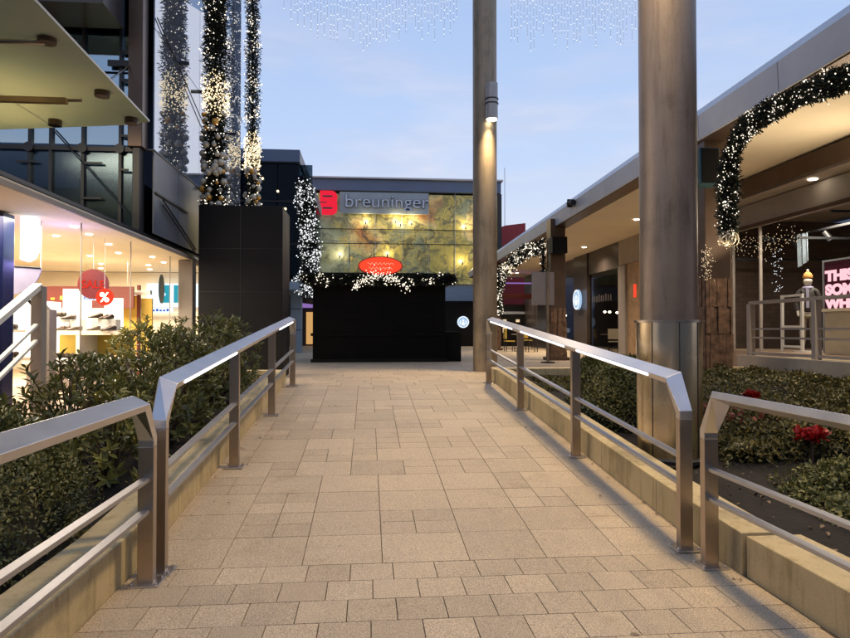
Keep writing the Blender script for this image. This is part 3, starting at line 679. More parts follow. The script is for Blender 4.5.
garland('garland', 'bright white garland hanging down the corner of the dark glass building', [(-2.32, 25.3, 3.0), (-2.30, 25.3, 5), (-2.48, 25.3, 7.0)], .34, 16000, 1700, .022, None, None, GG, .14, 'fairyw')
garland('garland', 'bright white garland draped from the canopy towards the black kiosk', [(-2.9, 26.3, 3.5), (-2.4, 25.2, 3.1), (-1.75, 22.5, 2.95)], .26, 4000, 900, .022, None, None, GG, .12, 'fairyw')
garland('garland', 'garland arch with golden bow end hanging beside the slate clad column', [(5.5, 4.0, 3.95), (5.5, 6.0, 4.24), (5.5, 7.4, 4.42), (5.5, 8.4, 4.46), (5.5, 8.95, 4.36), (5.5, 9.25, 4.08), (5.5, 9.34, 3.6), (5.5, 9.35, 2.95)], .145, 26000, 1500, .0090, None, None, GG, .075)
garland('garland', 'glowing white garland arch hanging under the far end of the arcade roof', [(5.5, 20.4, 4.1), (5.5, 22.0, 4.2), (5.5, 24.0, 4.05), (5.5, 25.8, 3.75), (5.5, 26.8, 3.1), (5.5, 27.0, 2.3)], .21, 12000, 1500, .019, (3.85, 4.05, 200), None, GG, .12)
garland('garland', 'narrow garland leg hanging down beside the column with black loudspeaker', [(5.5, 19.75, 4.3), (5.5, 19.75, 3.4), (5.5, 19.75, 2.4)], .08, 1500, 90, .013, None, None, GG, .07)
# golden bow ornament at the end of the near arch
t = thing('bow_ornament', 'ball of shiny champagne ribbon under the garland arch', 'ornament', (5.5, 9.35, 2.85))
mb = MB()
for k in range(11):
    ax = Vector((random.uniform(-1, 1), random.uniform(-1, 1), random.uniform(-.6, .6))).normalized(); u_ = ax.orthogonal().normalized(); v_ = ax.cross(u_); rr = random.uniform(.10, .155); c_ = Vector((5.5, 9.35, 2.87)) + u_ * random.uniform(-.03, .03)
    pts = [c_ + u_ * math.cos(q) * rr + v_ * math.sin(q) * rr * .85 for q in [2 * PI * i / 18 for i in range(19)]]
    for p, q_ in zip(pts[:-1], pts[1:]): mb.bar(p, q_, .022, .004, tuple((p - c_).normalized()))
mb.build('ribbon', M['silver'], t); P_ = np.array([(5.5, 9.35, 2.85)]) + rdir(60) * .15; V, F = octs(P_, .006); tag(npmesh('ribbon_lights', V, F, M['fairyg'], t), kind='stuff')
# light clusters inside shop window (reflected string of gold lights)
def lightcloud(name, label, P_, r, mat, cat='string lights'):
    t = thing(name, label, cat, tuple(P_[0])); V, F = octs(P_, r); tag(npmesh('bulb', V, F, M[mat], t), kind='stuff')
    mb = MB(); 
    for a, b in zip(P_[:-1:5], P_[5::5]): mb.bar(tuple(a), tuple(b), .004, .004)
    mb.build('wire', M['dark'], t); return t
n = 150; s_ = np.sort(rng.uniform(0, 1, n)); P_ = np.stack([8.7 + .1 * rng.normal(size=n), 14.6 - 2.3 * s_, 3.35 + .12 * np.sin(s_ * 9) + .12 * rng.normal(size=n)], 1)
lightcloud('string_lights', 'loose swag of tiny golden lights at the top of the mannequin window', P_, .0065, 'fairyg')
n = 60; s_ = np.sort(rng.uniform(0, 1, n)); P_ = np.stack([9.5 + .04 * rng.normal(size=n), 14.1 - .12 * np.sin(s_ * 30), 3.35 - 1.0 * s_], 1)
lightcloud('string_lights', 'short vertical string of white lights behind the window by the mannequin', P_, .009, 'fairyw')
n = 110; s_ = np.sort(rng.uniform(0, 1, n)); P_ = np.stack([5.72 + .05 * rng.normal(size=n), 10.36 + .03 * rng.normal(size=n), 2.3 + .55 * s_ + .03 * rng.normal(size=n)], 1)
lightcloud('string_lights', 'small bunch of golden lights tied low on the slate clad column', P_, .0055, 'fairyg')
# icicle light curtains high above the path
def curtain(x0, x1, y, label, sag):
    t = thing('light_curtain', label, 'string lights', (x0, y, 11)); mb = MB(); lt = []
    n = int((x1 - x0) / .075)
    top = lambda s: 10.9 - .5 * math.sin(PI * s)
    for i in range(n):
        s = i / (n - 1); X = x0 + (x1 - x0) * s; zb = sag(s) + random.uniform(-.42, .25); zt = top(s); z = zt; px = X
        while z > zb:
            nx = X + random.uniform(-.012, .012); z2 = z - random.uniform(.14, .30); mb.bar((px, y, z), (nx, y + random.uniform(-.01, .01), z2), .006, .006, (0, 1, 0)); px = nx; z = z2
            lt.append((px, y, z + random.uniform(0, .1)))
    tag(mb.build('strand', M['white'], t, recalc=False), kind='stuff')
    mb = MB()
    for i in range(20):
        a, b = i / 20, (i + 1) / 20; mb.cyl((x0 + (x1 - x0) * a, y, top(a)), (x0 + (x1 - x0) * b, y, top(b)), .012, 6)
    mb.build('cable', M['dark'], t); V, F = octs(np.array(lt), .0125); tag(npmesh('bulb', V, F, M['fairyw'], t), kind='stuff')
curtain(-1.95, 2.1, 15, 'icicle light curtain hanging high between the garlands and the slim column', lambda s: 9.0 - .38 * math.sin(PI * min(1, s * 1.05)) - .1 * s)
curtain(3.42, 6.5, 15, 'icicle light curtain hanging high between the slim and the thick column', lambda s: 8.68 + .28 * s * s)

# ================================================================== LEFT BUILDING
t = thing('shop_building', 'glass and steel shop building with lit shoe shop under a metal edged canopy', 'building', (-6, 10, ZP)); LB = t
FX = -3.45; ZF = 2.84
MB().box(FX - .04, FX, 3.0, 13.3, ZF - .01, ZF + .045).build('fascia', M['beam'], t, bevel=.004)
MB().box(FX - .25, FX - .041, 3.0, 13.3, ZF + .005, ZF + .08).build('fascia_return', M['cream'], t)
MB().box(-10, FX - .26, 3.0, 16.0, ZF + .01, ZF + .09).build('ceiling', M['cream'], t)
MB().box(-10, FX - .05, 3.0, 16.0, ZF + .095, ZF + .14).build('canopy_roof', M['dark'], t)
MB().box(-10, -3.42, 5.0, 16.0, .2, ZP + .001).build('shop_floor', M['floorin'], t)
MB().box(-10.1, -10, 4.5, 16.0, ZP, ZF).build('back_wall', M['cream'], t)
MB().box(-10, -3.46, 16.0, 16.2, ZP, ZF).build('end_wall', M['cream'], t)
mb = MB()
for a, b in ((8.66, 10.38), (10.4, 12.38), (12.4, 13.05)): mb.box(-3.72, -3.705, a, b, ZP + .02, ZF)
mb.build('shop_window', M['glass'], t)
mb = MB()
for y in (8.65, 10.39, 12.39): mb.box(-3.716, -3.70, y - .004, y + .004, ZP, ZF)
mb.build('window_joint', M['beam'], t)
MB().box(-3.75, -3.47, 13.06, 13.32, ZP, ZF).build('end_pillar', M['beam'], t, bevel=.01)
MB().box(-10, -3.47, 13.34, 15.9, ZF + .3, 4.3).build('dark_bay', M['black'], t)
# downlights in the ceiling and under the canopy
for px, py in [(-4.6, 9.9), (-3.95, 9.0), (-4.05, 9.7), (-4.2, 10.8), (-4.5, 12.0), (-4.1, 12.6), (-5.2, 12.5), (-5.6, 14), (-4.7, 14.2), (-4.2, 13.6), (-6.2, 10.5), (-7.0, 12.5), (-5.5, 11), (-6, 15), (-5, 15.2), (-4.2, 15)]:
    MB().cyl((px, py, ZF + .008), (px, py, ZF - .004), .045, 16).build('downlight', M['down'], t)
for px, py, e in [(-5.0, 10.2, 250), (-5.2, 13.6, 220), (-7.5, 11.5, 160), (-4.5, 8.0, 105)]:
    light('shop_light', 'AREA', (px, py, ZF - .06), e, (1, .85, .64), (px, py, 0), 1.4, parent=t)
# cove glow, bluish near the projecting sign
light('ceiling_glow_light', 'POINT', (-4.0, 8.9, 2.35), 13, (.42, .36, 1), None, .10, parent=t)
# upper facade facing the viewer: mullions, transoms, panes
YF = 10.4; TOP = 13.0
xm = [-10.0, -8.2, -6.6, -5.75, -5.22, -4.91, -4.43, -3.87, -3.62]
panes = MB(); fr = MB(); zs = [2.95, 4.28, 5.5, 6.1, 7.6, 9.2, 11.0, TOP]
for a, b in zip(xm[:-1], xm[1:]):
    for c, d in zip(zs[1:-1], zs[2:]): panes.box(a + .02, b - .02, YF, YF + .02, c + .02, d - .02)
panes.build('facade_panes', M['bglass'], t); panes = MB()
for a, b in zip(xm[:-1], xm[1:]): panes.box(a + .02, b - .02, YF, YF + .02, 2.97, 4.26)
panes.build('lower_facade_panes', M['dglass2'], t)
for x in xm: fr.box(x - .022, x + .022, YF - .05, YF + .05, 2.95, TOP)
fr.build('mullion', M['dark'], t)
fr = MB()
for z in (4.28, 11.0): MB().box(-10, -3.62, YF - .06, YF - .052, z - .035, z + .035).build('transom', M['dark'], t)
fr = MB()
for x in (-5.22, -4.43, -3.87): MB().cyl((x, YF - .09, 4.28), (x, YF - .05, 4.28), .075, 14).build('glass_clamp', M['dark'], t)
for x in (-5.4, -4.43):
    for z in (4.05, 3.5): MB().box(x, x + .3, YF - .075, YF - .055, z - .015, z + .015).build('clamp_arm', M['dark'], t)

MB().box(-5.05, -3.80, 9.5, 10.3, 6.15, 8.6).build('spandrel_box', M['cladding'], t)
MB().box(-4.50, -4.40, 9.485, 9.498, 6.42, 6.48).build('red_lamp', M['redletter'], t)
# interior behind the upper glass: floors, dark furniture, pale wall
MB().box(-10, -3.6, 14.9, 15.0, 4.35, TOP).build('upper_back_wall', M['bluegrey'], t)
MB().box(-10, -3.5, 10.5, 15, 7.2, 7.5).build('upper_floor', M['dark'], t)
MB().box(-4.85, -3.9, 11.2, 12.5, 2.95, 4.0).build('inner_cabinet', M['black'], t)
# steel edge column and stubs
MB().box(-3.72, -3.50, YF - .16, YF + .10, 4.30, TOP).build('steel_column', M['brown'], t, bevel=.01)
MB().box(-3.66, -3.54, YF - .12, YF + .08, 2.95, 4.30).build('steel_column', M['dark'], t, bevel=.01)
mb = MB()
for z, x0, h in ((5.62, -4.05, .09), (5.80, -3.85, .035), (5.35, -3.85, .05), (4.48, -3.85, .035), (3.95, -3.85, .03), (6.9, -4.05, .08)): MB().box(x0, -3.73, YF - .10, YF - .06, z - h / 2, z + h / 2).build('bracket', M['dark'], t)
# projecting side glass (reflects sky and garlands)
panes = MB(); sj = [10.55, 11.9, 13.3, 14.7, 16.1, 17.5]; zz = [3.0, 4.33, 6.3, 8.3, 10.3, 12.5]
for a, b in zip(sj[:-1], sj[1:]):
    for c, d in zip(zz[1:-1], zz[2:]): panes.box(-3.44, -3.42, a + .008, b - .008, c + .008, d - .008)
panes.build('side_panes', M['mglass'], t)
panes = MB()
for a, b in zip(sj[:-1], sj[1:]): panes.box(-3.44, -3.42, a + .008, b - .008, 3.0, 4.322)
panes.build('lower_side_panes', M['greypane'], t)  # opaque grey painted for the pale light seen in these panes
MB().box(-3.50, -3.40, 10.5, 17.52, 4.324, 4.336).build('side_transom', M['grey'], t)
mb = MB()
for y, z in ((11.9, 6.3), (13.3, 4.33), (13.3, 6.3), (16.1, 6.3), (11.9, 8.3)): mb.box(-3.42, -3.25, y - .02, y + .02, z - .03, z + .03)
mb.build('side_clamp', M['dark'], t)
MB().box(-6.4, -3.45, 10.6, 18.0, 12.5, 12.7).build('roof_slab', M['dark'], t)
MB().box(-3.43, -2.1, 17.4, 17.7, 11.6, 12.7).build('roof_beam', M['dark'], t)
MB().box(-6.3, -3.6, 17.52, 17.6, 4.34, 12.5).build('rear_wall', M['grey'], t)
mb = MB()
mb.cyl((-3.4, 10.6, 6.5), (-3.36, 17.4, 4.6), .010, 6); mb.cyl((-3.4, 10.6, 9.4), (-3.36, 17.4, 7.0), .010, 6)
mb.bar((-3.40, 10.6, 3.66), (-3.40, 12.4, 3.66), .03, .03)
mb.cyl((-3.38, 10.9, 3.60), (-3.3, 12.6, 3.0), .015, 6); mb.cyl((-3.38, 10.9, 3.52), (-3.3, 12.6, 2.92), .015, 6)
mb.cyl((-4.9, YF - .1, 4.6), (-3.75, YF - .1, 3.3), .012, 6)
mb.build('tie_rod', M['dark'], t)

# glass canopy overhead
t = thing('glass_canopy', 'greenish glass canopy on round fittings projecting above the shop entrance', 'canopy', (-4, 6, 4))
def pane(pts, z=4.0, th=.024): return MB().prism([(x, y, z + (y - 8) * .012) for x, y in pts], (0, 0, th))
pane([(-2.50, 2.5), (-2.54, 5.15), (-2.67, 8.07), (-2.98, 8.22), (-3.93, 8.42), (-3.93, 2.5)]).build('pane', M['cglass'], t)
pane([(-3.95, 2.5), (-3.95, 8.42), (-5.6, 8.75), (-7.0, 8.9), (-7.0, 2.5)], 4.0).build('pane', M['cglass'], t)
pane([(-3.9, 2.5), (-3.9, 7.1), (-5.5, 7.1), (-5.5, 2.5)], 4.09).build('pane', M['cglass'], t)
for (x, y) in ((-2.77, 5.76), (-2.82, 7.04), (-3.79, 8.1), (-2.84, 7.94), (-4.4, 5.4), (-5.2, 7.9)):
    MB().cyl((x, y, 3.93), (x, y, 4.03), .075, 20).build('fitting', M['brown'], t, smooth=True)
for y, x1 in ((7.19, -3.09), (5.77, -2.79)):
    MB().cyl((-6.8, y, 3.94), (x1, y, 3.94), .022, 10).build('support_rod', M['rail'], t, smooth=True)
MB().box(-6.8, -3.2, 7.06, 7.12, 3.86, 3.92).build('support_beam', M['wood'], t)  # timber tone puts the warm light on this beam into its colour
MB().cyl((-3.79, 8.1, 4.0), (-3.7, 10.3, 5.6), .012, 6).build('tie_rod', M['rail'], t)
light('canopy_fill', 'AREA', (-4.6, 7.13, 4.9), 150, (1, .80, .50), (-4.4, 6.8, 0), 2.2, parent=t)  # area light without a fitting, added so the glass glows warm

# black tall box
t = thing('black_box', 'tall plain black box standing behind the shrubs under the garland', 'box', (-2.43, 13, ZP))
MB().box(-3.22, -1.64, 12.5, 13.6, ZP, 3.84).build('body', M['black'], t, bevel=.008)
mb = MB()
for z in (1.35, 2.18, 3.01): mb.box(-3.21, -1.65, 12.492, 12.5, z - .004, z + .004)
mb.box(-2.44, -2.43, 12.492, 12.5, ZP, 3.84); mb.build('seam', M['dark'], t)

# ------------------------------------------------------------------ shoe shop contents
t = thing('navy_pillar', 'dark blue square pillar at the shoe shop entrance', 'pillar', (-4.3, 8, ZP))
MB().box(-4.62, -4.24, 7.85, 8.1, ZP, 2.83).build('shaft', M['navy'], t, bevel=.01)
t = thing('projecting_sign', 'glowing blue white sign projecting beside the navy pillar', 'sign', (-4.15, 8.25, 2.6))
MB().prism([(-4.23, 8.2, 2.83), (-4.23, 8.2, 2.31), (-4.17, 8.2, 2.29), (-4.10, 8.2, 2.33), (-4.06, 8.2, 2.42), (-4.06, 8.2, 2.83)], (0, .12, 0)).build('lit_face', M['litblue'], t)
t = thing('hanging_sail', 'pale lilac curved cloth hanging below the glowing sign', 'banner', (-4.2, 8.6, 2.2))
pts = [(-4.62, 8.6, 2.27), (-4.18, 8.6, 2.24)] + [(-4.62 + .44 * math.cos(a), 8.6, 2.25 - .36 * math.sin(a)) for a in [R(10 * k) for k in range(1, 10)]]
MB().prism(pts, (0, .02, 0)).build('cloth', M['net'], t); MB().cyl((-4.18, 8.6, 2.24), (-4.18, 8.6, 2.85), .006, 6).build('wire', M['white'], t); MB().cyl((-4.62, 8.6, 2.27), (-4.18, 8.6, 2.245), .012, 6).build('pole', M['dark'], t)

def shoe_mesh():
    n = 10; V = []; F = []
    secs = [(0, .035, .085), (.04, .04, .10), (.09, .037, .085), (.14, .036, .06), (.19, .042, .045), (.24, .038, .035), (.27, .015, .018)]
    for y_, w_, h_ in secs:
        for i in range(n):
            a = 2 * PI * i / n; V.append((w_ * math.cos(a), y_, max(0, h_ * .5 + h_ * .5 * math.sin(a))))
    for k in range(len(secs) - 1):
        for i in range(n): F.append((k * n + i, k * n + (i + 1) % n, (k + 1) * n + (i + 1) % n, (k + 1) * n + i))
    F += [tuple(range(n)), tuple(range((len(secs) - 1) * n, len(secs) * n))]
    return V, F
def copy_tree(o, parent=None):
    c = o.copy(); COL.objects.link(c); c.parent = parent
    for ch in list(o.children): copy_tree(ch, c)
    return c
SH = thing('shoe_pair', 'x', 'shoes', (0, 0, 0), 'shoes on the lit display')
V, F = shoe_mesh()
for dx in (-.055, .055):
    m_ = MB(); m_.add([(x + dx, y, z + .012) for x, y, z in V], F); s_ = m_.build('shoe', M['shoe'], SH, smooth=True)
    m_ = MB(); m_.box(dx - .034, dx + .034, .0, .25, 0, .012); m_.build('sole', M['dark'], s_)
first = [True]
def shoes(x, y, z, rz, label):
    o = SH if first[0] else copy_tree(SH); first[0] = False
    o.location = (x, y, z); o.rotation_euler = (0, 0, rz); o.scale = (.75, .75, .75); o['label'] = label
# big display unit facing the path
t = thing('display_unit', 'two tier cream shoe display with glowing white back panels', 'display', (-4.4, 10.6, ZP))
MB().box(-5.05, -3.80, 10.25, 10.95, 1.38, 1.44).build('shelf', M['cream'], t)
MB().box(-5.15, -3.78, 10.05, 10.95, .94, 1.02).build('shelf', M['white'], t)
MB().box(-5.05, -3.85, 10.90, 10.96, 1.03, 1.37).build('back_panel', M['yellow'], t)
MB().box(-5.08, -5.0, 10.2, 10.95, 1.03, 1.9).build('side_panel', M['litwhite'], t)
MB().box(-4.46, -4.40, 10.25, 10.9, 1.03, 1.37).build('divider', M['cream'], t)
MB().box(-4.95, -4.52, 10.9, 10.95, 1.45, 2.12).build('lit_panel', M['litwhite'], t)
MB().box(-4.30, -4.02, 10.9, 10.95, 1.45, 1.97).build('lit_panel', M['litwhite'], t)
MB().box(-5.1, -3.8, 10.1, 10.9, ZP, .93).build('plinth', M['beam'], t)
labs = ['brown shoes at the start of the upper lit shelf', 'brown shoes before the larger glowing panel', 'brown shoes between both glowing panels on the upper shelf', 'brown shoes before the smaller glowing panel', 'brown shoes at the shopfront end of the upper shelf']
for k in range(5): shoes(-4.93 + k * .25, 10.35 + .1 * (k % 2), 1.44, R(40 + 25 * k), labs[k])
labs = ['brown shoes at the start of the lower shelf by the glowing side panel', 'second brown shoes on the lower shelf from the glowing side panel', 'brown shoes on the lower shelf next to the cream divider', 'brown shoes on the lower shelf just past the cream divider', 'brown shoes near the shopfront end of the lower shelf', 'brown shoes at the very shopfront end of the lower shelf']
for k in range(6): shoes(-4.93 + k * .2, 10.2 + .08 * (k % 2), 1.02, R(-60 + 35 * k), labs[k])
# shoe stands raised on clear blocks
for k, (x, z) in enumerate(((-4.80, 1.66), (-4.62, 1.62), (-4.22, 1.64), (-4.08, 1.62))):
    shoes(x, 10.6, z, R(70 + 30 * k), ['brown shoes on a raised block at the inner side of the larger glowing panel', 'brown shoes on a raised block at the outer side of the larger glowing panel', 'brown shoes on a raised block at the inner side of the smaller glowing panel', 'brown shoes on a raised block at the outer side of the smaller glowing panel'][k])
    tag(MB().box(x - .07, x + .07, 10.62, 10.82, 1.441, z - .001).build('display_block', M['white']), ['white block under raised shoes, innermost of four', 'white block under raised shoes, second from the inside', 'white block under raised shoes, third from the inside', 'white block under raised shoes, outermost of four'][k], 'block', 'white display blocks')
# maroon header behind
t = thing('wall_poster', 'maroon wall panel with a row of dim marks behind the shoe display', 'poster', (-5, 12, 2))
MB().box(-5.9, -4.3, 12.2, 12.24, 1.85, 2.25).build('panel', M['maroon'], t); mb = MB(); [mb.box(-5.75 + k * .16, -5.68 + k * .16, 12.19, 12.2, 2.0, 2.04 + .03 * (k % 2)) for k in range(7)]; mb.build('dim_lettering', M['yellow'], t)
# partition pieces
t = thing('partition', 'cream shop partition with mustard panels behind the display', 'partition', (-4.4, 13, ZP))
MB().box(-6.8, -4.85, 13.5, 13.6, ZP, 2.3).build('cream_panel', M['cream'], t)
MB().box(-4.62, -4.36, 12.6, 12.66, 1.0, 2.1).build('mustard_panel', M['yellow'], t)
MB().box(-4.30, -4.10, 12.6, 12.66, 1.0, 2.05).build('mustard_panel', M['yellow'], t)
MB().box(-4.36, -4.31, 12.55, 12.62, ZP, 2.3).build('post', M['maroon'], t)
MB().box(-4.7, -4.1, 12.5, 12.6, 2.12, 2.2).build('rail', M['white'], t)
# house shaped display
t = thing('house_display', 'small house shaped lit shelf with dark pitched roof', 'display', (-4.45, 9, 1.5))
MB().prism([(-4.78, 9.0, 1.10), (-4.32, 9.0, 1.10), (-4.32, 9.0, 1.78), (-4.50, 9.0, 2.0), (-4.78, 9.0, 1.74)], (0, .03, 0)).build('lit_back', M['litwhite'], t)
MB().bar((-4.52, 8.85, 2.02), (-4.27, 8.85, 1.72), .35, .04, (0, 0, 1)).build('roof', M['dark'], t)
MB().box(-4.80, -4.30, 8.8, 9.0, 1.42, 1.45).build('shelf', M['cream'], t); MB().box(-4.80, -4.30, 8.8, 9.0, 1.05, 1.09).build('shelf', M['cream'], t)
MB().box(-4.32, -4.14, 8.75, 8.95, ZP, 1.72).build('post', M['beam'], t)
shoes(-4.62, 8.85, 1.45, R(80), 'brown shoes on the shelf of the house shaped display'); shoes(-4.60, 8.83, 1.09, R(70), 'brown shoes on the bottom of the house shaped display')
for y0, l in ((6.2, 'white wall shelf of shoes deep in the shoe shop, nearest the entrance'), (9.0, 'white wall shelf of shoes deep in the shoe shop, in the middle of the wall'), (11.8, 'white wall shelf of shoes deep in the shoe shop, at the far end')):
    t = thing('wall_shelf', l, 'shelf', (-9.8, y0 + 1, ZP), 'wall shelves of the shoe shop')
    MB().box(-9.99, -9.93, y0, y0 + 2.2, ZP, 2.5).build('back_panel', M['wood'], t)
    for y in (y0 - .04, y0 + 2.2): MB().box(-9.99, -9.6, y, y + .04, ZP, 2.5).build('side_panel', M['white'], t)
    for z in (.8, 1.2, 1.6, 2.0):
        MB().box(-9.92, -9.6, y0, y0 + 2.2, z, z + .03).build('shelf_board', M['white'], t); mb = MB()
        for k in range(9):
            y = y0 + .12 + k * .23; mb.ell((-9.74, y, z + .08), (.12, .045, .045), 10, 6)
        mb.build('shoe_display', M['shoe'], t)['kind'] = 'stuff'
# SALE disc
def disc(x, y, z, r, mat, label, txt, tm, size, name='sale_sign', wire=True, bold=.004):
    t = thing(name, label, 'sign', (x, y, z)); MB().cyl((x, y, z), (x, y + .012, z), r, 48).build('disc', mat, t)
    if txt: text('lettering', txt, size, (x, y - .004, z - size * .36), FACE_S, tm, t, .003, bold=bold)
    if wire: MB().cyl((x, y + .006, z + r * .98), (x, y + .006, 2.84), .003, 6).build('wire', M['white'], t)
    return t
disc(-4.11, 10.0, 2.14, .225, M['disc'], 'dark red round hanging sign reading SALE', 'SALE', M['redletter'], .165)
disc(-3.925, 9.95, 1.945, .128, M['redglow'], 'small bright red round hanging sign with a white percent mark', '%', M['litwhite'], .2, 'percent_sign')
t = thing('kids_label', 'small pale strip sign under the SALE disc', 'sign', (-4.5, 10.1, 1.93)); MB().box(-4.32, -4.04, 10.1, 10.11, 1.90, 1.98).build('plate', M['signblue'], t); text('lettering', 'KIDS', .08, (-4.20, 10.095, 1.91), FACE_S, M['blue'], t, .002)
t = thing('wall_screen', 'lit white wall screen with teal arrow and blue bar', 'screen', (-4.6, 15.8, 2.3))
MB().box(-5.25, -4.05, 15.75, 15.8, 2.0, 2.56).build('screen', M['signblue'], t)
MB().prism([(-4.72, 15.74, 2.52), (-4.95, 15.74, 2.52), (-4.80, 15.74, 2.3), (-4.95, 15.74, 2.1), (-4.72, 15.74, 2.1)], (0, .005, 0)).build('teal_mark', M['teal'], t)
MB().box(-4.62, -4.50, 15.735, 15.745, 2.1, 2.52).build('bar_mark', M['teal'], t); MB().box(-4.46, -4.32, 15.735, 15.745, 2.1, 2.52).build('bar_mark', M['blue'], t)
t = thing('lit_strip', 'narrow lit strip with dark marks under the wall screen', 'sign', (-4.6, 15.6, 1.9)); MB().box(-5.3, -4.6, 15.6, 15.63, 1.86, 1.98).build('plate', M['signblue'], t); mb = MB(); [mb.box(-5.22 + k * .08, -5.17 + k * .08, 15.59, 15.6, 1.89, 1.93 + .02 * (k % 3 == 0)) for k in range(7)]; mb.build('small_lettering', M['blue'], t)
disc(-4.70, 13.0, 1.98, .28, M['net'], 'pale half seen round paper disc hanging in the shop window', None, None, 0, 'paper_disc')
t = thing('paper_disc', 'dark green disc hanging edge on near the shop end pillar', 'sign', (-3.95, 12.8, 2.2)); MB().cyl((-3.97, 12.72, 2.24), (-3.955, 12.722, 2.24), .28, 40).build('disc', M['tealdark'], t); MB().cyl((-3.97, 12.72, 2.46), (-3.97, 12.72, 2.84), .003, 6).build('wire', M['white'], t)

# ================================================================== KIOSK
t = thing('kiosk', 'closed black market hut with fairy light garland round its roof', 'kiosk', (.3, 19.5, ZP))
MB().box(-1.57, 2.24, 18.45, 21.3, ZP, 2.75).build('body', M['kiosk'], t, bevel=.01)
mb = MB()
z = ZP + .12
while z < 2.6: mb.box(-1.50, 2.17, 18.435, 18.448, z, z + .055); z += .075
mb.build('shutter_slats', M['kiosk'], t)
MB().box(-1.62, 2.29, 18.38, 18.447, 1.28, 1.36).build('counter', M['kiosk'], t)
MB().box(-1.62, 2.29, 18.40, 18.447, ZP, ZP + .10).build('skirting', M['black'], t)
MB().box(-1.72, 2.38, 18.25, 21.4, 2.752, 3.08).build('roof', M['black'], t, bevel=.01)
MB().box(2.25, 2.72, 18.6, 20.8, ZP, 1.40).build('side_counter', M['kiosk'], t, bevel=.01)
garland('garland', 'fairy light garland running round the roof edge of the black hut', [(-1.75, 18.2, 2.9), (0, 18.2, 2.87), (2.4, 18.2, 2.9)], .16, 11000, 330, .017, None, None, GG, .10)
n = 230; s_ = np.sort(rng.uniform(-1, 1, n)); P_ = np.stack([.35 + .78 * s_ + .05 * rng.normal(size=n), 18.0 + .05 * rng.normal(size=n), 2.98 - .36 * s_ ** 2 + .08 * rng.normal(size=n)], 1)
lightcloud('light_swag', 'dense swag of warm white lights below the red oval sign', P_, .0155, 'fairy')
t = thing('oval_sign', 'glowing red oval sign on the roof of the black hut', 'sign', (.35, 18.3, 3.3))
pts = [(.35 + .60 * math.cos(a), 18.16, 3.27 + .245 * math.sin(a)) for a in [2 * PI * k / 40 for k in range(40)]]
MB().prism(pts, (0, .12, 0)).build('lit_face', M['redglow'], t)
pts = [(.35 + .63 * math.cos(a), 18.17, 3.27 + .27 * math.sin(a)) for a in [2 * PI * k / 40 for k in range(40)]]
MB().prism(pts, (0, .10, 0)).build('rim', M['redgloss'], t)
for zz, x0, x1 in ((3.33, -.02, .72), (3.20, .02, .68)):
    n = 34; mb = MB()
    q_ = [(x0 + (x1 - x0) * k / n, 18.15, zz + .028 * math.sin(k * 1.25) + .018 * math.sin(k * 2.3 + 1)) for k in range(n + 1)]
    for a_, b_ in zip(q_[:-1], q_[1:]): mb.bar(a_, b_, .01, .014, (0, 1, 0))
    mb.build('script_lettering', M['redglow2'], t)
MB().box(.30, .40, 18.2, 18.26, 2.9, 3.08).build('stand', M['dark'], t)

# ================================================================== CENTRE DEPARTMENT STORE (Y = 40)
t = thing('department_store', 'department store with floral printed lit facade under a blue grey parapet', 'building', (2.5, 42, ZP)); DS = t
MB().box(-6.5, 8.2, 40.3, 55, 4.05, 10.0).build('body', M['grey'], t)
MB().box(-6.6, 8.4, 39.9, 55, 10.14, 10.85).build('parapet', M['bluegrey'], t)
MB().box(-6.6, 8.5, 39.7, 55, 10.86, 10.95).build('coping', M['fascia'], t)
MB().box(-6.5, 8.2, 40.16, 40.2, 4.35, 10.0).build('printed_facade', M['floral'], t)
mb = MB()
for k in range(8): x = -4.6 + k * 1.68; mb.box(x - .012, x + .012, 40.08, 40.14, 4.35, 10.1)
mb.build('mullion', M['grey'], t); mb = MB()
for z in (6.85, 7.75): MB().box(-6.5, 8.2, 40.06, 40.079, z - .025, z + .025).build('transom', M['dark'], t)
MB().box(8.2, 8.45, 39.95, 40.5, ZP, 10.1).build('corner_post', M['dark'], t)
MB().box(-6.5, 8.2, 39.6, 40.1, 3.25, 4.05).build('grey_band', M['bluelit'], t)
MB().box(-6.5, 8.2, 40.0, 40.3, ZP, 3.24).build('ground_floor', M['black'], t)
for i, (x, z) in enumerate([(-.15, 8.05), (1.7, 8.15), (2.7, 8.05), (6.1, 7.85), (-1.75, 5.95), (1.2, 6.05), (5.9, 5.6), (2.0, 7.95)]):
    o = MB().cyl((x, 39.75, z - .06), (x, 39.75, z + .12), .04, 12).build('wall_lamp', M['dark'], t)
    MB().cyl((x, 39.75, z + .121), (x, 39.75, z + .14), .06, 12).build('lamp_lens', M['fairyg'], o)
    light('wall_lamp_light', 'POINT', (x, 39.66, z + .25), 44, (1, .80, .45), None, .08, parent=o)
MB().box(-1.75, 3.75, 39.72, 39.85, 8.68, 10.0).build('sign_board', M['signgrey'], t)
LP = text('lettering', 'breuninger', 1.12, (1.15, 39.60, 9.05), FACE_S, M['letterlit'], t, .01, sx=1.06)
text('letter_return', 'breuninger', 1.12, (1.15, 39.66, 9.05), FACE_S, M['letterdark'], t, .045, bold=.022, sx=1.06)
pts = [(-2.95, 39.6, 10.03), (-2.95, 39.6, 8.55)]
for cz in (8.93, 9.65):
    for k in range(9):
        an = -PI / 2 + PI * k / 8; pts.append((-2.25 + .36 * math.cos(an), 39.6, cz + .38 * math.sin(an)))
lg = MB().prism(pts, (0, .12, 0)).build('logo', M['logored'], t)
mb = MB()
for z in (9.68, 8.95): MB().box(-2.78, -2.20, 39.575, 39.597, z - .05, z + .05).build('logo_line', M['letterdark'], lg)
MB().box(-2.95, -2.55, 39.575, 39.597, 9.27, 9.33).build('logo_line', M['letterdark'], lg)
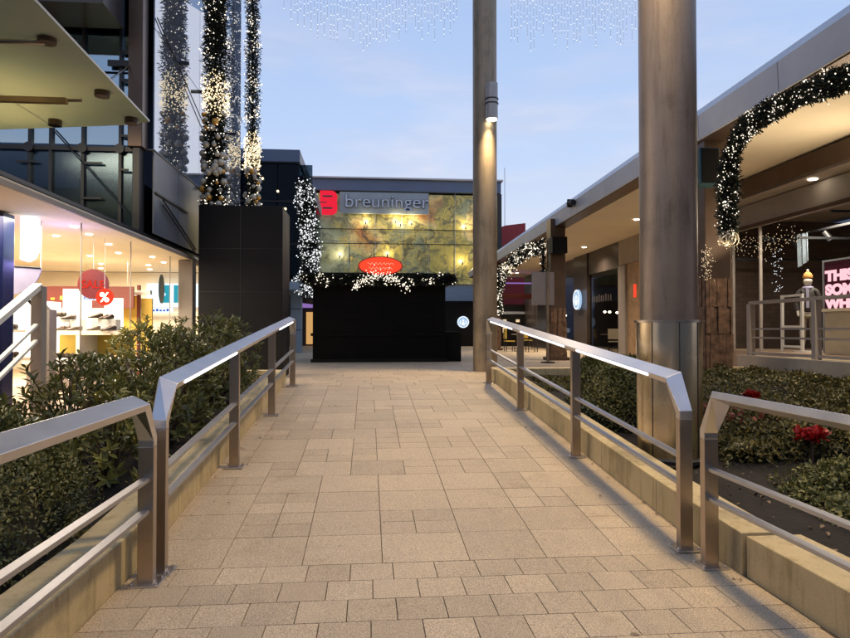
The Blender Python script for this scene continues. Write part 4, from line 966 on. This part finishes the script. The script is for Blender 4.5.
def emblem(x, y, z, r, face, label):
    t = thing('round_sign', label, 'sign', (x, y, z)); ax = Vector((0, -1, 0)) if face == 'S' else Vector((-1, 0, 0)); sd = Vector((1, 0, 0)) if face == 'S' else Vector((0, -1, 0)); c = Vector((x, y, z)); up = Vector((0, 0, 1))
    MB().cyl(c, c + ax * .10, r, 40).build('disc', M['emblem'], t)
    pts = []; mb = MB()
    for k in range(40):
        a, b = 2 * PI * k / 40, 2 * PI * (k + 1) / 40
        f = lambda an, rr: c + ax * .101 + sd * math.cos(an) * rr + up * math.sin(an) * rr
        mb.prism([f(a, r * .98), f(b, r * .98), f(b, r * .84), f(a, r * .84)], ax * .01)
    mb.build('ring', M['emblemw'], t)
    mb = MB(); f = lambda u_, v_: c + ax * .101 + sd * u_ * r + up * v_ * r
    mb.prism([f(-.16, .1), f(.16, .1), f(.2, .42), f(.08, .32), f(0, .6), f(-.08, .32), f(-.2, .42)], ax * .01)
    mb.prism([f(-.3, -.55), f(.3, -.55), f(.16, .02), f(-.16, .02)], ax * .01)
    for s in (-1, 1): mb.prism([f(.42 * s, -.5), f(.62 * s, -.2), f(.52 * s, .35), f(.38 * s, .1)], ax * .01)
    mb.build('figure', M['emblemw'], t)
emblem(5.35, 35.85, 1.90, .33, 'S', 'round lit emblem sign beside the black hut before the dark cafe')
emblem(8.78, 26.1, 2.72, .42, 'W', 'round lit emblem sign on the dark stone pilaster of the arcade')
t = thing('cafe_screen', 'dark cafe wall with faint pale chalk marks beside the black hut', 'wall', (4.5, 36, ZP))
MB().box(3.0, 6.6, 36.0, 36.1, ZP, 3.1).build('panel', M['black'], t)
mb = MB()
for k in range(26):
    a = random.uniform(0, 1); mb.box(3.7 + a * 1.1, 3.78 + a * 1.1 + random.uniform(0, .1), 35.985, 35.995, 1.2 + random.uniform(0, 1.6), 1.24 + random.uniform(0, 1.6) * 0 + random.uniform(.0, .02) + 1.2 * 0)
mb2 = MB()
for k in range(34):
    a = random.uniform(0, 1.4); z_ = random.uniform(1.1, 2.9); mb2.box(3.6 + a, 3.6 + a + random.uniform(.03, .16), 35.985, 35.995, z_, z_ + random.uniform(.02, .05))
mb2.build('chalk_marks', M['grey'], t)
# people-height cafe furniture by the arcade end
def cafe_table(x, y, label, g='cafe tables at the arcade end'):
    t = thing('cafe_table', label, 'table', (x, y, ZP), g)
    MB().cyl((x, y, ZP + .72), (x, y, ZP + .75), .36, 24).build('table_top', M['beam'], t); MB().cyl((x, y, ZP + .03), (x, y, ZP + .72), .03, 10).build('leg', M['dark'], t); MB().cyl((x, y, ZP), (x, y, ZP + .03), .22, 20).build('base', M['dark'], t)
def cafe_chair(x, y, rz, label, mat):
    t = thing('cafe_chair', label, 'chair', (x, y, ZP), 'cafe chairs at the arcade end'); t.rotation_euler = (0, 0, rz)
    def p(mb, nm, mt):
        o = mb.build(nm, mt); o.parent = t; return o
    p(MB().box(-.21, .21, -.2, .2, .43, .47), 'seat', mat); p(MB().box(-.21, .21, .17, .21, .55, .98), 'backrest', mat)
    for a in (-.19, .19):
        for b in (-.18, .18): p(MB().box(a - .014, a + .014, b - .014, b + .014, 0, .55 if b > 0 else .43), 'leg', M['dark'])
cafe_table(6.6, 27.5, 'small round cafe table under the arch, nearer the garland leg'); cafe_table(7.3, 30.5, 'small round cafe table under the arch, deeper in the arcade')
cafe_chair(6.1, 27.3, 1.6, 'cafe chair with mustard back under the arch', M['yellow']); cafe_chair(6.9, 26.6, 3.2, 'dark cafe chair in front of the nearer cafe table', M['dark']); cafe_chair(7.5, 29.6, 2.9, 'mustard cafe chair before the deeper cafe table', M['yellow'])
cafe_chair(10.2, 25.8, 2.5, 'pale round backed cafe chair behind the dark arcade window', M['cream']); cafe_table(10.4, 26.9, 'small cafe table behind the dark arcade window')
# banner stand
t = thing('banner_stand', 'taupe square banner on a pole next to the column with black loudspeaker', 'banner', (4.95, 17.6, ZP))
MB().box(4.58, 5.22, 17.6, 17.64, 2.15, 3.08).build('banner', M['beam'], t, bevel=.005); MB().cyl((5.02, 17.58, ZP), (5.02, 17.58, 3.1), .035, 12).build('pole', M['column2'], t); MB().cyl((5.02, 17.58, ZP), (5.02, 17.58, ZP + .04), .2, 20).build('base', M['dark'], t)

# red building beyond roof
t = thing('red_building', 'red clad building corner rising beyond the arcade roof end', 'building', (9, 48, ZP))
MB().prism([(8.6, 46, ZP), (11.5, 46, ZP), (11.5, 46, 9.3), (10.0, 46, 9.1), (8.6, 46, 8.6)], (0, 8, 0)).build('wall', M['red'], t); MB().box(8.55, 11.6, 45.9, 54, 7.1, 7.3).build('band', M['dark'], t)
# masts on roofs
for x, y, z0, z1, l in ((10.0, 46.2, 9.0, 13.4, 'thin mast above the red building'), (2.1, 45, 10.9, 12.0, 'thin short mast on the department store roof')): tag(MB().cyl((x, y, z0), (x, y, z1), .02, 6).build('mast', M['grey']), l, 'mast')

# ================================================================== LEFT REAR GLASS BUILDING (Y = 26)
t = thing('glass_building', 'dark glass building with a grey flat roof behind the upright garlands', 'building', (-5, 30, ZP))
MB().box(-9.5, -2.72, 25.8, 38, 8.16, 8.66).build('roof', M['bluegrey'], t, bevel=.02)
MB().box(-9.3, -2.85, 26.1, 37.5, 3.35, 8.15).build('body', M['black'], t)
mb = MB()
for k in range(5): mb.box(-9.2 + k * 1.4, -9.2 + k * 1.4 + 1.36, 26.0, 26.03, 3.5, 8.1)
mb.build('front_panes', M['mglass2'] if 'mglass2' in M else M['dglass'], t); mb = MB()
for k in range(7): mb.box(-2.80, -2.77, 26.1 + k * 1.6, 26.1 + k * 1.6 + 1.55, 3.5, 8.1)
mb.build('side_panes', M['dglass'], t)
mb = MB()
for z in (4.9, 6.6): MB().box(-9.3, -2.76, 25.93, 25.99, z - .04, z + .04).build('transom', M['dark'], t)
for x, z in ((-4.2, 7.5), (-3.6, 7.0), (-3.3, 6.3), (-4.0, 5.6)): MB().cyl((x, 25.9, z), (x, 25.92, z), .05, 10).build('downlight', M['fairyg'], t)
MB().box(-9, -2.2, 24.8, 36, 3.0, 3.3).build('canopy', M['bluelit'], t)
mb = MB()
for y in (25.2, 27, 29, 31): mb.bar((-4.5, y, 2.95), (-2.3, y + 2.5, 2.75), .08, .08)
mb.build('canopy_strut', M['dark'], t)
MB().box(-3.12, -2.68, 26.2, 26.6, ZP, 3.0).build('pillar', M['bluelit'], t, bevel=.01)
mb = MB()
for z in (1.45, 2.3): mb.box(-3.125, -2.675, 26.19, 26.195, z - .012, z + .012)
mb.build('pillar_joint', M['dark'], t)
MB().box(-9, -1.0, 38.0, 38.2, ZP, 3.6).build('passage_wall', M['cladding'], t)
MB().box(-3.6, -2.9, 37.9, 37.98, ZP + .1, 2.5).build('lit_door', M['orangelit'], t); MB().box(-2.6, -2.2, 37.9, 37.98, ZP + .1, 2.5).build('lit_door', M['orangelit'], t)
MB().box(-4.5, -1.8, 37.8, 37.89, 2.75, 3.1).build('shop_sign', M['purple'], t)
MB().box(-3.42, -3.40, 24.75, 24.79, 3.1, 5.8).build('neon_line', M['redletter'], t)
for y in (27, 30): MB().cyl((-2.6, y, 2.98), (-2.6, y, 2.995), .1, 12).build('downlight', M['fairyw'], t)

# distant city masses so that the horizon is closed from other positions
for x0, x1, y0, y1, h, l in ((-60, -14, 30, 60, 9, 'plain distant block beyond the shoe shop building'), (16, 60, 5, 60, 8, 'plain distant block behind the arcade building'), (-30, 45, 70, 90, 8, 'plain distant block behind the department store'), (-40, 40, -30, -15, 11, 'plain distant block across the square behind the viewer')):
    t = thing('city_block', l, 'building', ((x0 + x1) / 2, (y0 + y1) / 2, 0)); MB().box(x0, x1, y0, y1, -.1, h).build('wall', M['grey'], t); MB().box(x0 - .2, x1 + .2, y0 - .2, y1 + .2, h + .001, h + .4).build('parapet', M['bluegrey'], t)

# ================================================================== SHOP WINDOW CONTENT (arcade)
def skinned(name, pts, edges, rad, mat, parent, sub=2):
    me = bpy.data.meshes.new(name); me.from_pydata([Vector(p) for p in pts], edges, []); o = bpy.data.objects.new(name, me); me.materials.append(mat); link(o); o.parent = parent
    m_ = o.modifiers.new('skin', 'SKIN'); m_.use_smooth_shade = True
    for i, v in enumerate(me.skin_vertices[0].data): v.radius = rad[i] if isinstance(rad[i], tuple) else (rad[i], rad[i]); v.use_root = (i == 0)
    s = o.modifiers.new('sub', 'SUBSURF'); s.levels = sub; s.render_levels = sub; return o
t = thing('mannequin', 'dressed mannequin in orange beanie and charcoal jacket behind the arcade window', 'mannequin', (9.75, 13.42, .99)); t.rotation_euler = (0, 0, R(-38)); t.scale = (.95, .95, .95) 
body = [(0, 0, .92), (0, 0, 1.1), (0, -.01, 1.28), (0, 0, 1.42), (0, 0, 1.52), (0, -.03, 1.60), (0, -.02, 1.70),
        (.17, 0, 1.38), (.22, .03, 1.12), (.21, -.08, .88), (.2, -.14, .80), (-.17, 0, 1.38), (-.23, .03, 1.12), (-.2, -.08, .88), (-.19, -.13, .80),
        (.09, 0, .86), (.10, -.02, .48), (.10, .02, .09), (.11, -.13, .03), (-.09, 0, .86), (-.11, -.02, .48), (-.12, .02, .09), (-.13, -.13, .03)]
ed = [(0, 1), (1, 2), (2, 3), (3, 4), (4, 5), (5, 6), (3, 7), (7, 8), (8, 9), (9, 10), (3, 11), (11, 12), (12, 13), (13, 14), (0, 15), (15, 16), (16, 17), (17, 18), (0, 19), (19, 20), (20, 21), (21, 22)]
rad = [(.13, .09), (.12, .085), (.15, .09), (.11, .07), .05, (.115, .13), (.105, .12), .05, .04, .03, .025, .05, .04, .03, .025, .08, .055, .038, .035, .08, .055, .038, .035]
skinned('body', body, ed, rad, M['skin'], t)
jk = [(0, 0, .86), (0, 0, 1.05), (0, -.01, 1.28), (0, 0, 1.43), (.18, 0, 1.38), (.235, .03, 1.12), (.22, -.07, .92), (-.18, 0, 1.38), (-.245, .03, 1.12), (-.21, -.07, .92)]
skinned('jacket', jk, [(0, 1), (1, 2), (2, 3), (3, 4), (4, 5), (5, 6), (3, 7), (7, 8), (8, 9)], [(.19, .13), (.18, .125), (.19, .13), (.12, .09), .075, .062, .05, .075, .062, .05], M['jacket'], t)
tr = [(0, 0, .88), (.09, 0, .80), (.10, -.02, .48), (.10, .02, .12), (-.09, 0, .80), (-.11, -.02, .48), (-.12, .02, .12)]
skinned('trousers', tr, [(0, 1), (1, 2), (2, 3), (0, 4), (4, 5), (5, 6)], [(.13, .1), .1, .08, .065, .1, .08, .065], M['trouser'], t)
o = MB().lathe((0, -.02, 1.70), [(.098, 0), (.105, .03), (.098, .06), (.075, .11), (.03, .15), (.0001, .16)], 20).build('beanie', M['orange'], None, smooth=True); o.parent = t
o = MB().ell((0, -.02, 1.875), (.03, .03, .03), 10, 8).build('pompom', M['white'], None, smooth=True); o.parent = bpy.data.objects['beanie']
mb = MB(); [mb.ell((.075 * math.cos(a), -.02 + .06 * math.sin(a), 1.47), (.045, .045, .04), 8, 6) for a in [2 * PI * k / 10 for k in range(10)]]; mb.box(-.03, .03, -.145, -.125, 1.0, 1.45)
o = mb.build('scarf', M['net'], None, smooth=True); o.parent = t
o = MB().cyl((0, 0, -.034), (0, 0, 0), .3, 28).build('base', M['white']); o.parent = t
t = thing('clothes_rack', 'white ladder shaped clothes rack next to the mannequin', 'rack', (9.5, 13.9, .956))
for y in (13.3, 13.98): MB().box(9.5, 9.55, y - .03, y + .03, .956, 2.25).build('upright', M['white'], t)
for z in (1.05, 1.5, 2.2): MB().box(9.505, 9.545, 13.33, 13.95, z, z + .05).build('rung', M['white'], t)
t = thing('slogan_sign', 'dark plum sign with bulbous pink letters in the arcade window', 'sign', (9.7, 11, 2.2))
# panel stands in the window, turned toward the path
def on(o): o.parent = t; return o
MB().box(9.62, 9.68, 10.2, 12.72, 1.2, 2.88).build('panel', M['pinkdark'], t); MB().box(9.60, 9.70, 12.721, 12.76, .96, 2.92).build('edge_frame', M['grey'], t); MB().box(9.60, 9.70, 10.2, 12.72, 2.881, 2.92).build('edge_frame', M['grey'], t)
for k, s in enumerate(('THIS', 'SOME', 'WHEN', 'HERE')): text('lettering', s, .29, (9.612, 12.68, 2.48 - k * .29), FACE_W, M['pink'], t, .004, 'LEFT', bold=.018, sx=1.3)
t = thing('display_counter', 'cream box counter in the arcade window under the pink letters', 'counter', (9.3, 11.6, .956))
MB().box(9.25, 9.58, 10.2, 12.25, .956, 1.82).build('body', M['wall'], t, bevel=.01); MB().box(9.22, 9.6, 10.18, 12.3, 1.821, 1.88).build('counter_top', M['cream'], t)
t = thing('hanging_cloth', 'pale blue cloth strip hanging high behind the arcade window', 'cloth', (9.9, 13.8, 3.2))
mb = MB(); ky = [13.62, 13.70, 13.78, 13.86, 13.96]
for k in range(4):
    xa, xb = 9.9 + .03 * (k % 2), 9.9 + .03 * ((k + 1) % 2); mb.prism([(xa, ky[k], 3.02 - .03 * k), (xb, ky[k + 1], 2.99 - .03 * k), (xb, ky[k + 1] + .02, 3.66), (xa, ky[k] + .02, 3.66)], (.012, 0, 0))
mb.build('cloth', M['palecloth'], t); MB().cyl((9.92, 13.6, 3.67), (9.92, 14.0, 3.67), .010, 8).build('rod', M['dark'], t)
t = thing('shop_sign', 'small white lit sign seen past the thick column in the arcade', 'sign', (7.5, 13.5, 3))
MB().box(6.95, 7.13, 13.4, 13.46, 3.10, 3.42).build('lit_face', M['emblemw'], t); MB().box(6.99, 7.09, 13.385, 13.395, 3.2, 3.32).build('mark', M['dark'], t); MB().cyl((7.04, 13.43, 3.42), (7.04, 13.43, 4.7), .012, 6).build('hanger', M['dark'], t)

# ================================================================== PLANTS
def shrub(x, y, z0, rx, ry, h, label, nros=150, L=.105, group='glossy evergreen shrubs beside the ramp', pale=False):
    t = thing('shrub', label, 'shrub', (x, y, z0), group)
    th = rng.uniform(0, 2 * PI, nros); cz = rng.uniform(-.05, 1, nros) ** .8 if False else np.abs(rng.uniform(-.15, 1, nros)); rr = np.sqrt(np.maximum(0, 1 - cz ** 2)) * rng.uniform(.72, 1.08, nros)
    inner = rng.uniform(size=nros) < .25; rr[inner] *= .6
    P_ = np.stack([x + rx * rr * np.cos(th), y + ry * rr * np.sin(th), z0 + h * (.12 + .80 * cz) * rng.uniform(.82, 1.10, nros)], 1)
    Dn = unit(np.stack([np.cos(th) * rr, np.sin(th) * rr, .55 + cz], 1) + .35 * rdir(nros))
    Ps, Ds, Us, Ls, Ws = [], [], [], [], []
    for i in range(nros):
        k = rng.integers(6, 10); d = Vector(Dn[i]); a = d.orthogonal().normalized(); b = d.cross(a); ph = rng.uniform(0, 6)
        for j in range(k):
            an = ph + 2.4 * j; spread = rng.uniform(.55, 1.25); v = (d * (1.15 - .35 * spread) + (a * math.cos(an) + b * math.sin(an)) * spread)
            Ps.append(P_[i] - np.array(d) * .012 * j); Ds.append(tuple(v)); Us.append(tuple(d)); l_ = L * rng.uniform(.65, 1.15); Ls.append(l_); Ws.append(l_ * rng.uniform(.32, .42))
    V, F = leaves(np.array(Ps), np.array(Ds), np.array(Us), np.array(Ls), np.array(Ws), .12); npmesh('leaves', V, F, M['rhodo2' if pale else 'rhodo'], t, True)
    mb = MB(); c = Vector((x, y, z0))
    for i in range(0, nros, 4): 
        e = Vector(P_[i]); m_ = c.lerp(e, .5) + Vector((0, 0, .08)); mb.cyl(c + Vector((random.uniform(-.06, .06), random.uniform(-.06, .06), -.05)), m_, .012, 5, .007, False); mb.cyl(m_, e, .007, 5, .004, False)
    mb.build('stems', M['barkm'], t); return t
SHR = [(-2.75, 5.0, .15, .55, .50, .80, 'glossy dark shrub nearest the clipped low hedge'),
       (-3.15, 5.6, .2, .45, .6, .78, 'glossy shrub in front of the pale sloping stair railing'),
       (-2.05, 5.35, .2, .40, .50, .84, 'pale leaved shrub by the first ramp handrail post'),
       (-2.75, 6.2, .28, .6, .6, 1.02, 'upright glossy shrub before the lit shoe display'),
       (-2.0, 6.6, .3, .40, .6, .85, 'broad glossy shrub against the kerb by the second handrail post'),
       (-3.0, 7.3, .35, .5, .6, .95, 'glossy shrub under the hanging round SALE sign'),
       (-2.25, 7.7, .38, .55, .6, 1.15, 'tall glossy shrub in mid planter before the shop window'),
       (-2.9, 8.5, .44, .5, .6, 1.18, 'tall golden lit shrub before the shop end pillar'),
       (-2.1, 8.9, .46, .5, .6, 1.28, 'tall dark shrub before the black box, nearer the viewer'),
       (-2.85, 9.8, .52, .5, .55, 1.15, 'dark shrub between the shop end and the black box'),
       (-2.05, 10.1, .54, .45, .55, 1.12, 'farthest dark shrub by the third handrail post')]
for k, s in enumerate(SHR): shrub(*s[:6], s[6], nros=int((85 if k in (0, 1, 3) else 150) * s[3] * s[4] / .3 * (s[5] / .9)), pale=k in (2, 7), L=.102)
def hedge(x0, x1, y0, y1, z0, h, label, n, L=.028, mat='hedge', name='hedge', lump=.05, group=None, crown=.5, fz=None):
    t = thing(name, label, 'hedge', ((x0 + x1) / 2, (y0 + y1) / 2, z0), group); cx, cy = (x0 + x1) / 2, (y0 + y1) / 2; ax, ay = (x1 - x0) / 2, (y1 - y0) / 2
    def surf(u, v):
        # u angle, v height param 0..1 : super-ellipsoid
        cu, su = np.cos(u), np.sin(u); e = .55; sg = lambda a, p: np.sign(a) * np.abs(a) ** p
        r = np.cos(v * PI / 2) ** crown; X = cx + ax * sg(cu, e) * r; Y = cy + ay * sg(su, e) * r; Z = z0 + h * np.sin(v * PI / 2) ** .8
        b = lump * (np.sin(X * 7 + Y * 4) + np.sin(Y * 9 - X * 3 + 1) + np.sin((X + Y) * 17) * .5); return X, Y, Z + b * np.sin(v * PI / 2)
    u = rng.uniform(0, 2 * PI, n); v = np.arccos(1 - rng.uniform(0, 1, n)) / (PI / 2)
    # extra samples on the top area
    k = n // 2; xs = rng.uniform(-1, 1, k); ysx = rng.uniform(-1, 1, k); 
    X, Y, Z = surf(u, v); P_ = np.stack([X, Y, Z], 1)
    rr = np.maximum(np.abs(xs), np.abs(ysx)); e = np.clip(1 - rr ** 4, 0, 1)
    X2, Y2 = cx + ax * xs * .97, cy + ay * ysx * .97; Z2 = z0 + h * (e ** .4) + lump * (np.sin(X2 * 7 + Y2 * 4) + np.sin(Y2 * 9 - X2 * 3 + 1) + np.sin((X2 + Y2) * 17) * .5)
    P_ = np.concatenate([P_, np.stack([X2, Y2, np.maximum(Z2, z0)], 1)]); m_ = len(P_)
    Nn = unit(np.stack([(P_[:, 0] - cx) / ax, (P_[:, 1] - cy) / ay, .4 + (P_[:, 2] - z0) / h * 1.1], 1)); P_ += Nn * rng.uniform(-.05, .03, m_)[:, None]
    D_ = unit(Nn + 1.0 * rdir(m_)); l_ = L * rng.uniform(.6, 1.3, m_); V, F = leaves(P_, D_, Nn + .4 * rdir(m_), l_, l_ * .6, .1); npmesh('leaves', V, F, M[mat], t)
    # twiggy inside
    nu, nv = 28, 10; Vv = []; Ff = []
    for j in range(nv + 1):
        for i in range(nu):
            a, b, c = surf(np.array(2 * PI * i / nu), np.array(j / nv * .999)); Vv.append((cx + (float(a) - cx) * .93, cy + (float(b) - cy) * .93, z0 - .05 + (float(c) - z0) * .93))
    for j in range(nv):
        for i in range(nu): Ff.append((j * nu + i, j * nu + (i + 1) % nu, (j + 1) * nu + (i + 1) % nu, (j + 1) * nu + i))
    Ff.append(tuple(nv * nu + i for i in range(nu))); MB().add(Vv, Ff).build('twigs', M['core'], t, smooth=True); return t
hedge(-3.4, -1.74, 2.85, 4.55, .05, .76, 'clipped low box hedge behind the level handrail near the glossy shrubs', 42000, .026)
hedge(-3.4, -1.76, 1.2, 2.65, .05, .66, 'clipped low box hedge closest to the viewer beside the kerb', 34000, .026)
hedge(2.60, 3.55, 6.9, 8.5, .22, .80, 'rounded clipped bush behind the ramp handrail next to the thick column', 22000, .032)
hedge(3.6, 7.3, 7.4, 11.4, .35, .36, 'broad uneven ground hedge before the cream terrace wall', 42000, .045, 'hedge2', lump=.055)
hedge(3.2, 7.3, 5.5, 7.3, .15, .42, 'darker ground hedge with a leafless foot above the bare soil', 30000, .042, 'hedge2', lump=.06)
hedge(3.25, 6.5, 3.9, 5.2, .03, .30, 'dark ground hedge behind the level handrail at the picture edge', 22000, .04, 'hedge', lump=.04)
hedge(2.6, 4.6, 9.4, 11.3, .42, .16, 'low sparse ground cover near the plaza end of the planter', 9000, .05, 'hedge2', lump=.03)
t = tag(MB().ell((4.3, 11.0, .66), (.30, .24, .18), 14, 9).build('boulder', M['kerb'], smooth=True), 'rounded pale boulder at the plaza end of the hedge planter', 'boulder')
# red patches on the hedge
def redplant(x, y, z, r, label, n=90):
    t = thing('red_plant', label, 'plant', (x, y, z)); P_ = np.array([(x, y, z)]) + rdir(n) * np.array([r, r * .6, r * .35]) * rng.uniform(.3, 1, (n, 1)); D_ = rdir(n) + np.array([0, 0, .6]); l_ = rng.uniform(.05, .09, n)
    V, F = leaves(P_, D_, rdir(n), l_, l_ * .6, .15); npmesh('leaves', V, F, M['redleaf'], t); MB().cyl((x, y, z - .25), (x, y, z), .015, 6).build('stem', M['barkm'], t)
redplant(4.38, 7.0, .69, .075, 'small red leaved patch seen over the level handrail')
redplant(4.02, 5.50, .49, .15, 'larger bright red leaved patch on the hedge above the soil', 160)
n = 120; P_ = np.stack([rng.uniform(3.3, 4.1, n), rng.uniform(5.9, 6.5, n), rng.uniform(.55, .68, n)], 1); l_ = rng.uniform(.04, .07, n); V, F = leaves(P_, rdir(n) + [0, 0, .5], rdir(n), l_, l_ * .6)
o = npmesh('reddish_leaves', V, F, M['dryleaf']); tag(o, 'scattered reddish dry leaves caught on the dark hedge', 'leaves', kind='stuff')
n = 500; P_ = np.stack([rng.uniform(2.6, 7.2, n), rng.uniform(1.0, 5.6, n), np.full(n, .1)], 1); P_[:, 2] = [gz(p[1]) + .115 for p in P_]; l_ = rng.uniform(.02, .055, n); D_ = rdir(n); D_[:, 2] *= .3; V, F = leaves(P_, D_, np.array([[0, 0, 1.]]) + .3 * rdir(n), l_, l_ * .55)
tag(npmesh('leaf_litter', V, F, M['litter']), 'dry leaf litter scattered over the bare planter soil', 'leaf litter', kind='stuff')
n = 300; P_ = np.stack([rng.uniform(-3.3, -1.7, n), rng.uniform(1.0, 10, n), np.full(n, .1)], 1); P_[:, 2] = [gz(p[1]) + .14 for p in P_]; V, F = leaves(P_, D_[:n], np.array([[0, 0, 1.]]) + .3 * rdir(n), l_[:n], l_[:n] * .55)
tag(npmesh('leaf_litter', V, F, M['litter']), 'dry leaf litter scattered under the glossy shrubs', 'leaf litter', kind='stuff')
n = 34; P_ = np.stack([np.where(rng.uniform(size=n) < .5, rng.uniform(-1.36, -1.05, n), rng.uniform(1.9, 2.17, n)), rng.uniform(2.6, 9.5, n), np.zeros(n)], 1); P_[:, 2] = [gz(p[1]) + .012 for p in P_]; D_ = rdir(n); D_[:, 2] *= .15; l_ = rng.uniform(.02, .045, n)
V, F = leaves(P_, D_, np.array([[0, 0, 1.]]) + .25 * rdir(n), l_, l_ * .55, .05); tag(npmesh('fallen_leaves', V, F, M['litter']), 'few small dry leaves blown against the kerb walls', 'fallen leaves', kind='stuff')
print('objects', len(bpy.data.objects))
